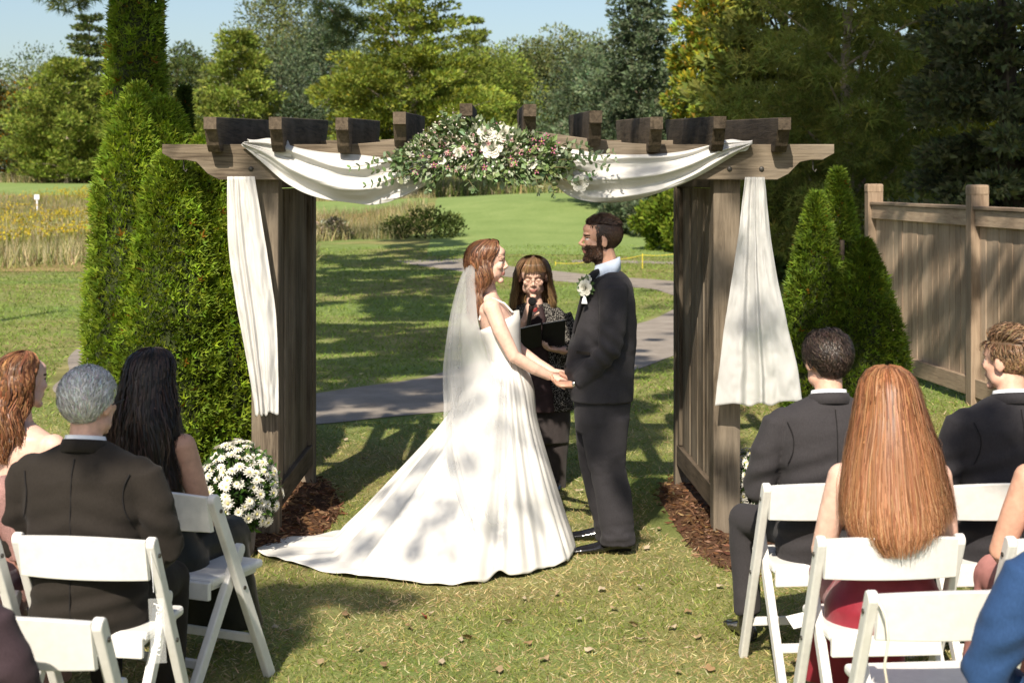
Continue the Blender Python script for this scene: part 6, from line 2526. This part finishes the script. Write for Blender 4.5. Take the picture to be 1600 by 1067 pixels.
# ------------------------------------------------------------------ fallen leaves
LP = []
for t in np.linspace(0, 2 * PI, 15, endpoint=False):
    r_ = .5 + .28 * abs(math.cos(t * 2.5)) ** 1.5
    LP.append((r_ * math.cos(t), r_ * .62 * math.sin(t), .10 * math.sin(t * 3) + .08 * math.cos(t * 2)))
LP = np.array(LP)
lm = MB()
lm.add(np.vstack([LP, [(0, 0, .05)]]), [(i, (i + 1) % 15, 15) for i in range(15)])
lm.tube([(-.4, 0, .06), (-.65, .02, .05), (-.9, .1, .1)], .025, 4)
leafm = [lm.mesh('fallen_leaf', mat('dry_leaf_%d' % k, c, .8, .25, 30)) for k, c in enumerate([(.34, .25, .14), (.28, .18, .09), (.42, .34, .23), (.40, .10, .05)])]
spots = [(662, 967, 3), (672, 963, 2), (940, 925, 2), (820, 940, 2), (1000, 922, 2), (870, 932, 0), (905, 972, 2), (795, 975, 2), (730, 1000, 1), (640, 985, 1), (990, 980, 0), (1050, 985, 2), (1075, 960, 1), (1000, 1004, 2), (825, 1010, 1), (720, 1005, 2), (600, 1045, 1), (500, 1040, 0), (560, 1020, 2), (450, 990, 0), (920, 1020, 2), (850, 1035, 0), (1110, 1050, 1), (1090, 1000, 0), (430, 985, 2), (960, 955, 0), (540, 965, 1), (615, 945, 0), (1125, 920, 2), (1010, 860, 2), (1030, 830, 0), (905, 770, 2), (690, 1040, 2), (780, 1052, 0), (1060, 1055, 0), (570, 720, 2), (540, 690, 2)]
for px, py, k in spots:
    p = G(px, py)
    tag(inst(leafm[k], 'fallen_leaf', None, p + Z_ * .02, rotz(rng.random() * 6.3) @ rotm((1, 0, 0), rng.normal() * .35), .028 + .018 * rng.random()), 'dry reddish leaf fallen on the aisle lawn' if k == 3 else 'dry pale leaf fallen on the aisle lawn', 'leaf', 'fallen leaves on the lawn')

# ------------------------------------------------------------------ tall trees behind and beside the camera: they throw the dappled shade
def shade_tree(name, label, base, h, targets, leaf, seed, plane, r0=.3, tfix=None):
    """crown clumps lie on the sun's rays towards the places that are shaded"""
    global rng
    rng = np.random.default_rng(seed)
    base = np.asarray(base, float)
    root = thing(name, base, label, 'tree')
    mb = MB()
    tips = []
    for tgt, rad, dens in targets:
        tgt = np.asarray(tgt, float)
        # run back along the ray to the tree's distance
        t = tfix + rng.normal() * .4 if tfix and tgt[1] < 20 or tfix == 14 else max((tgt[1] - plane) / SUN[1] + rng.normal() * .5, 9.0)
        c = tgt - SUN * t
        tips.append(c)
        n = int(2.2 * dens * PI * rad * rad / (.135 * leaf * leaf))
        d = rand_dirs(n) * (rng.random(n) ** .4)[:, None]
        pos = c + d * V(rad, rad * .8, rad)
        cards(mb, pos, rand_dirs(n), leaf * (.7 + .6 * rng.random(n)), LEAF1, pal(n, DG + GG, .2))
    mb.build('crown', FOLD, root, smooth=False)
    top = np.mean(tips, axis=0)
    trunk_limbs(root, base, V(base[0], base[1], max(h, top[2])), r0, tips[::max(1, len(tips) // 6)], BARK, 0, 7, .12)
    return root


tg_left = []
r2 = np.random.default_rng(5)
# broken shade on the lawn beyond the path: boughs seen as long ragged bands
for x0, x1, y0, y1, m in [(600, 730, 386, 402, 40), (510, 705, 402, 422, 70), (480, 705, 424, 462, 170), (575, 705, 462, 500, 90), (480, 705, 506, 550, 150), (520, 610, 556, 590, 45), (620, 705, 552, 585, 45), (470, 540, 470, 480, 5), (480, 530, 596, 606, 5), (0, 60, 560, 600, 4)]:
    for k in range(m):
        px, py = x0 + (x1 - x0) * r2.random(), y0 + (y1 - y0) * r2.random()
        g_ = G(px, py)
        rp_ = 7 + 9 * r2.random()
        tg_left.append((g_, rp_ * g_[1] / F * 1.6, 1.6))
shade_tree('pine_tree', 'tall tree outside the frame on the left that shades the near lawn', (-10.5, 7, 0), 15, [q for q in tg_left if q[0][1] < 24], .13, 501, 8, .3, 14)
shade_tree('pine_tree', 'tall tree outside the frame on the left that shades the far lawn', (-16, 22, 0), 15, [q for q in tg_left if q[0][1] >= 24], .20, 504, 8, .3, 14)
tg_mid = []
# path and lawn just behind the couple
for k in range(150):
    px, py = 480 + 640 * r2.random(), 560 + 135 * r2.random()
    if fbm(np.array([[px * .014, py * .02, 4]]), 8, 2)[0] > -.18 and not (abs((px - 480) / 200 - (790 - py) / 130) < .16) and math.hypot(px - 903, py - 702) > 60 and math.hypot(px - 860, py - 757) > 35:
        tg_mid.append((G(px, py), .16 + .2 * r2.random(), 1.0))
for px, py in [(505, 640), (530, 622), (560, 648), (585, 618), (615, 640), (640, 606), (668, 622), (690, 598), (500, 600), (1000, 548), (1022, 530), (1046, 562), (1050, 520), (1015, 455), (975, 449), (1045, 446), (1000, 590), (1040, 620), (1020, 480), (1050, 490)]:
    g_ = G(px, py)
    tg_mid.append((g_, 11 * g_[1] / F * 1.5, 1.3))
# dapples on the couple and the gown
for px, py, D, r_, de in [(945, 470, 8.3, .11, 1), (975, 500, 8.2, .13, 1), (935, 372, 8.3, .11, .9), (960, 640, 8.3, .15, .9), (940, 720, 8.3, .13, .8), (905, 590, 8.3, .10, .8), (620, 790, 8.0, .16, .9), (690, 830, 7.9, .16, .9), (560, 840, 7.9, .14, .9), (740, 760, 8.1, .12, .7), (500, 870, 8.0, .13, .9), (800, 700, 8.2, .10, .6), (730, 640, 8.2, .12, .7), (640, 870, 7.7, .12, .8), (965, 560, 8.2, .08, .7), (985, 800, 8.3, .10, .7), (800, 620, 8.2, .09, .8), (840, 820, 8.1, .10, .8), (780, 850, 7.8, .10, .8), (590, 740, 8.2, .1, .8), (660, 720, 8.1, .13, .9), (710, 870, 7.7, .1, .7), (440, 868, 8.1, .12, .9), (840, 700, 8.2, .06, .6), (870, 780, 8.2, .07, .6), (720, 560, 8.3, .14, .8),
                      (500, 930, 7.4, .18, 1.1), (600, 945, 7.3, .17, 1.1), (560, 935, 7.35, .15, 1.0), (1160, 260, 8.4, .10, .6), (1010, 265, 8.3, .13, .7), (920, 300, 8.3, .1, .6), (400, 262, 8.4, .08, .8), (425, 310, 8.5, .06, .8), (1130, 430, 8.5, .13, .8), (1130, 740, 8.5, .13, .8), (1190, 520, 8.4, .12, .5), (1090, 350, 9.2, .2, 1)]:
    if 400 < px < 880 and 540 < py < 900 and D < 8.25:
        r_, de = r_ * .8, de * .6
    tg_mid.append((P(px, py, D), r_, de))
# the woman with black hair and the tops of the cedars
for px, py, D, r_, de in [(235, 600, 6.1, .20, 1.2), (240, 690, 6.1, .22, 1.2), (260, 760, 6.1, .2, 1.0), (225, 60, 10.6, .3, .7), (240, 130, 10.6, .25, .8), (275, 200, 10.9, .25, 1.0), (225, 0, 10.6, .35, .8), (320, 300, 9.7, .12, .8), (330, 900, 6.2, .25, .9), (420, 960, 6.8, .2, 1.0), (300, 800, 6.3, .2, .8)]:
    tg_mid.append((P(px, py, D), r_, de))
shade_tree('oak_tree', 'tall spreading oak behind the photographer that dapples the couple', (-8.5, -3.0, 0), 11, tg_mid, .085, 502, 0, .3, 9.5)
tg_right = []
for k in range(190):
    px, py = 1140 + 520 * r2.random(), -160 + 560 * r2.random()
    D = 22 + 14 * r2.random()
    if fbm(np.array([[px * .006, py * .008, 2]]), 9, 2)[0] > -.22:
        tg_right.append((P(px, py, D), 1.0 + .6 * r2.random(), .36))
tg_fence = []
for x0, y0, ln in [(1352, 400, 70), (1372, 480, 150), (1400, 560, 130), (1440, 600, 60), (1545, 430, 60), (1550, 520, 60), (1560, 600, 60)]:
    for q in np.linspace(0, 1, int(ln / 13)):
        px, py = x0 + ln * q + r2.normal() * 3, y0 - ln * .85 * q + r2.normal() * 4
        D = 16.3 - (px - 1365) / 162 * 2.7
        tg_fence.append((P(px, py, max(D, 11.5)), .07 + .04 * r2.random(), 1.4))
for px, py, D, r_, de in [(1340, 480, 12.5, .3, .9), (1300, 560, 12.4, .32, 1.0), (1360, 400, 12.6, .3, 1.1), (1345, 320, 12.7, .2, 1.1), (1380, 560, 12.5, .3, 1), (1530, 700, 6.2, .15, .9), (1560, 740, 6.2, .15, .9), (1450, 620, 10.5, .4, 1.0), (1500, 640, 10.5, .4, 1.0), (1560, 560, 6.25, .06, .5)]:
    tg_fence.append((P(px, py, D), r_, de))
shade_tree('pine_tree', 'tall pine outside the frame on the right that shades the wood', (9.5, 3, 0), 30, tg_right, .40, 503, 4, r0=.4, tfix=10)

shade_tree('oak_tree', 'tall oak outside the frame on the right that stripes the fence', (6.5, 5, 0), 10, tg_fence, .09, 505, 4, .25, 10)
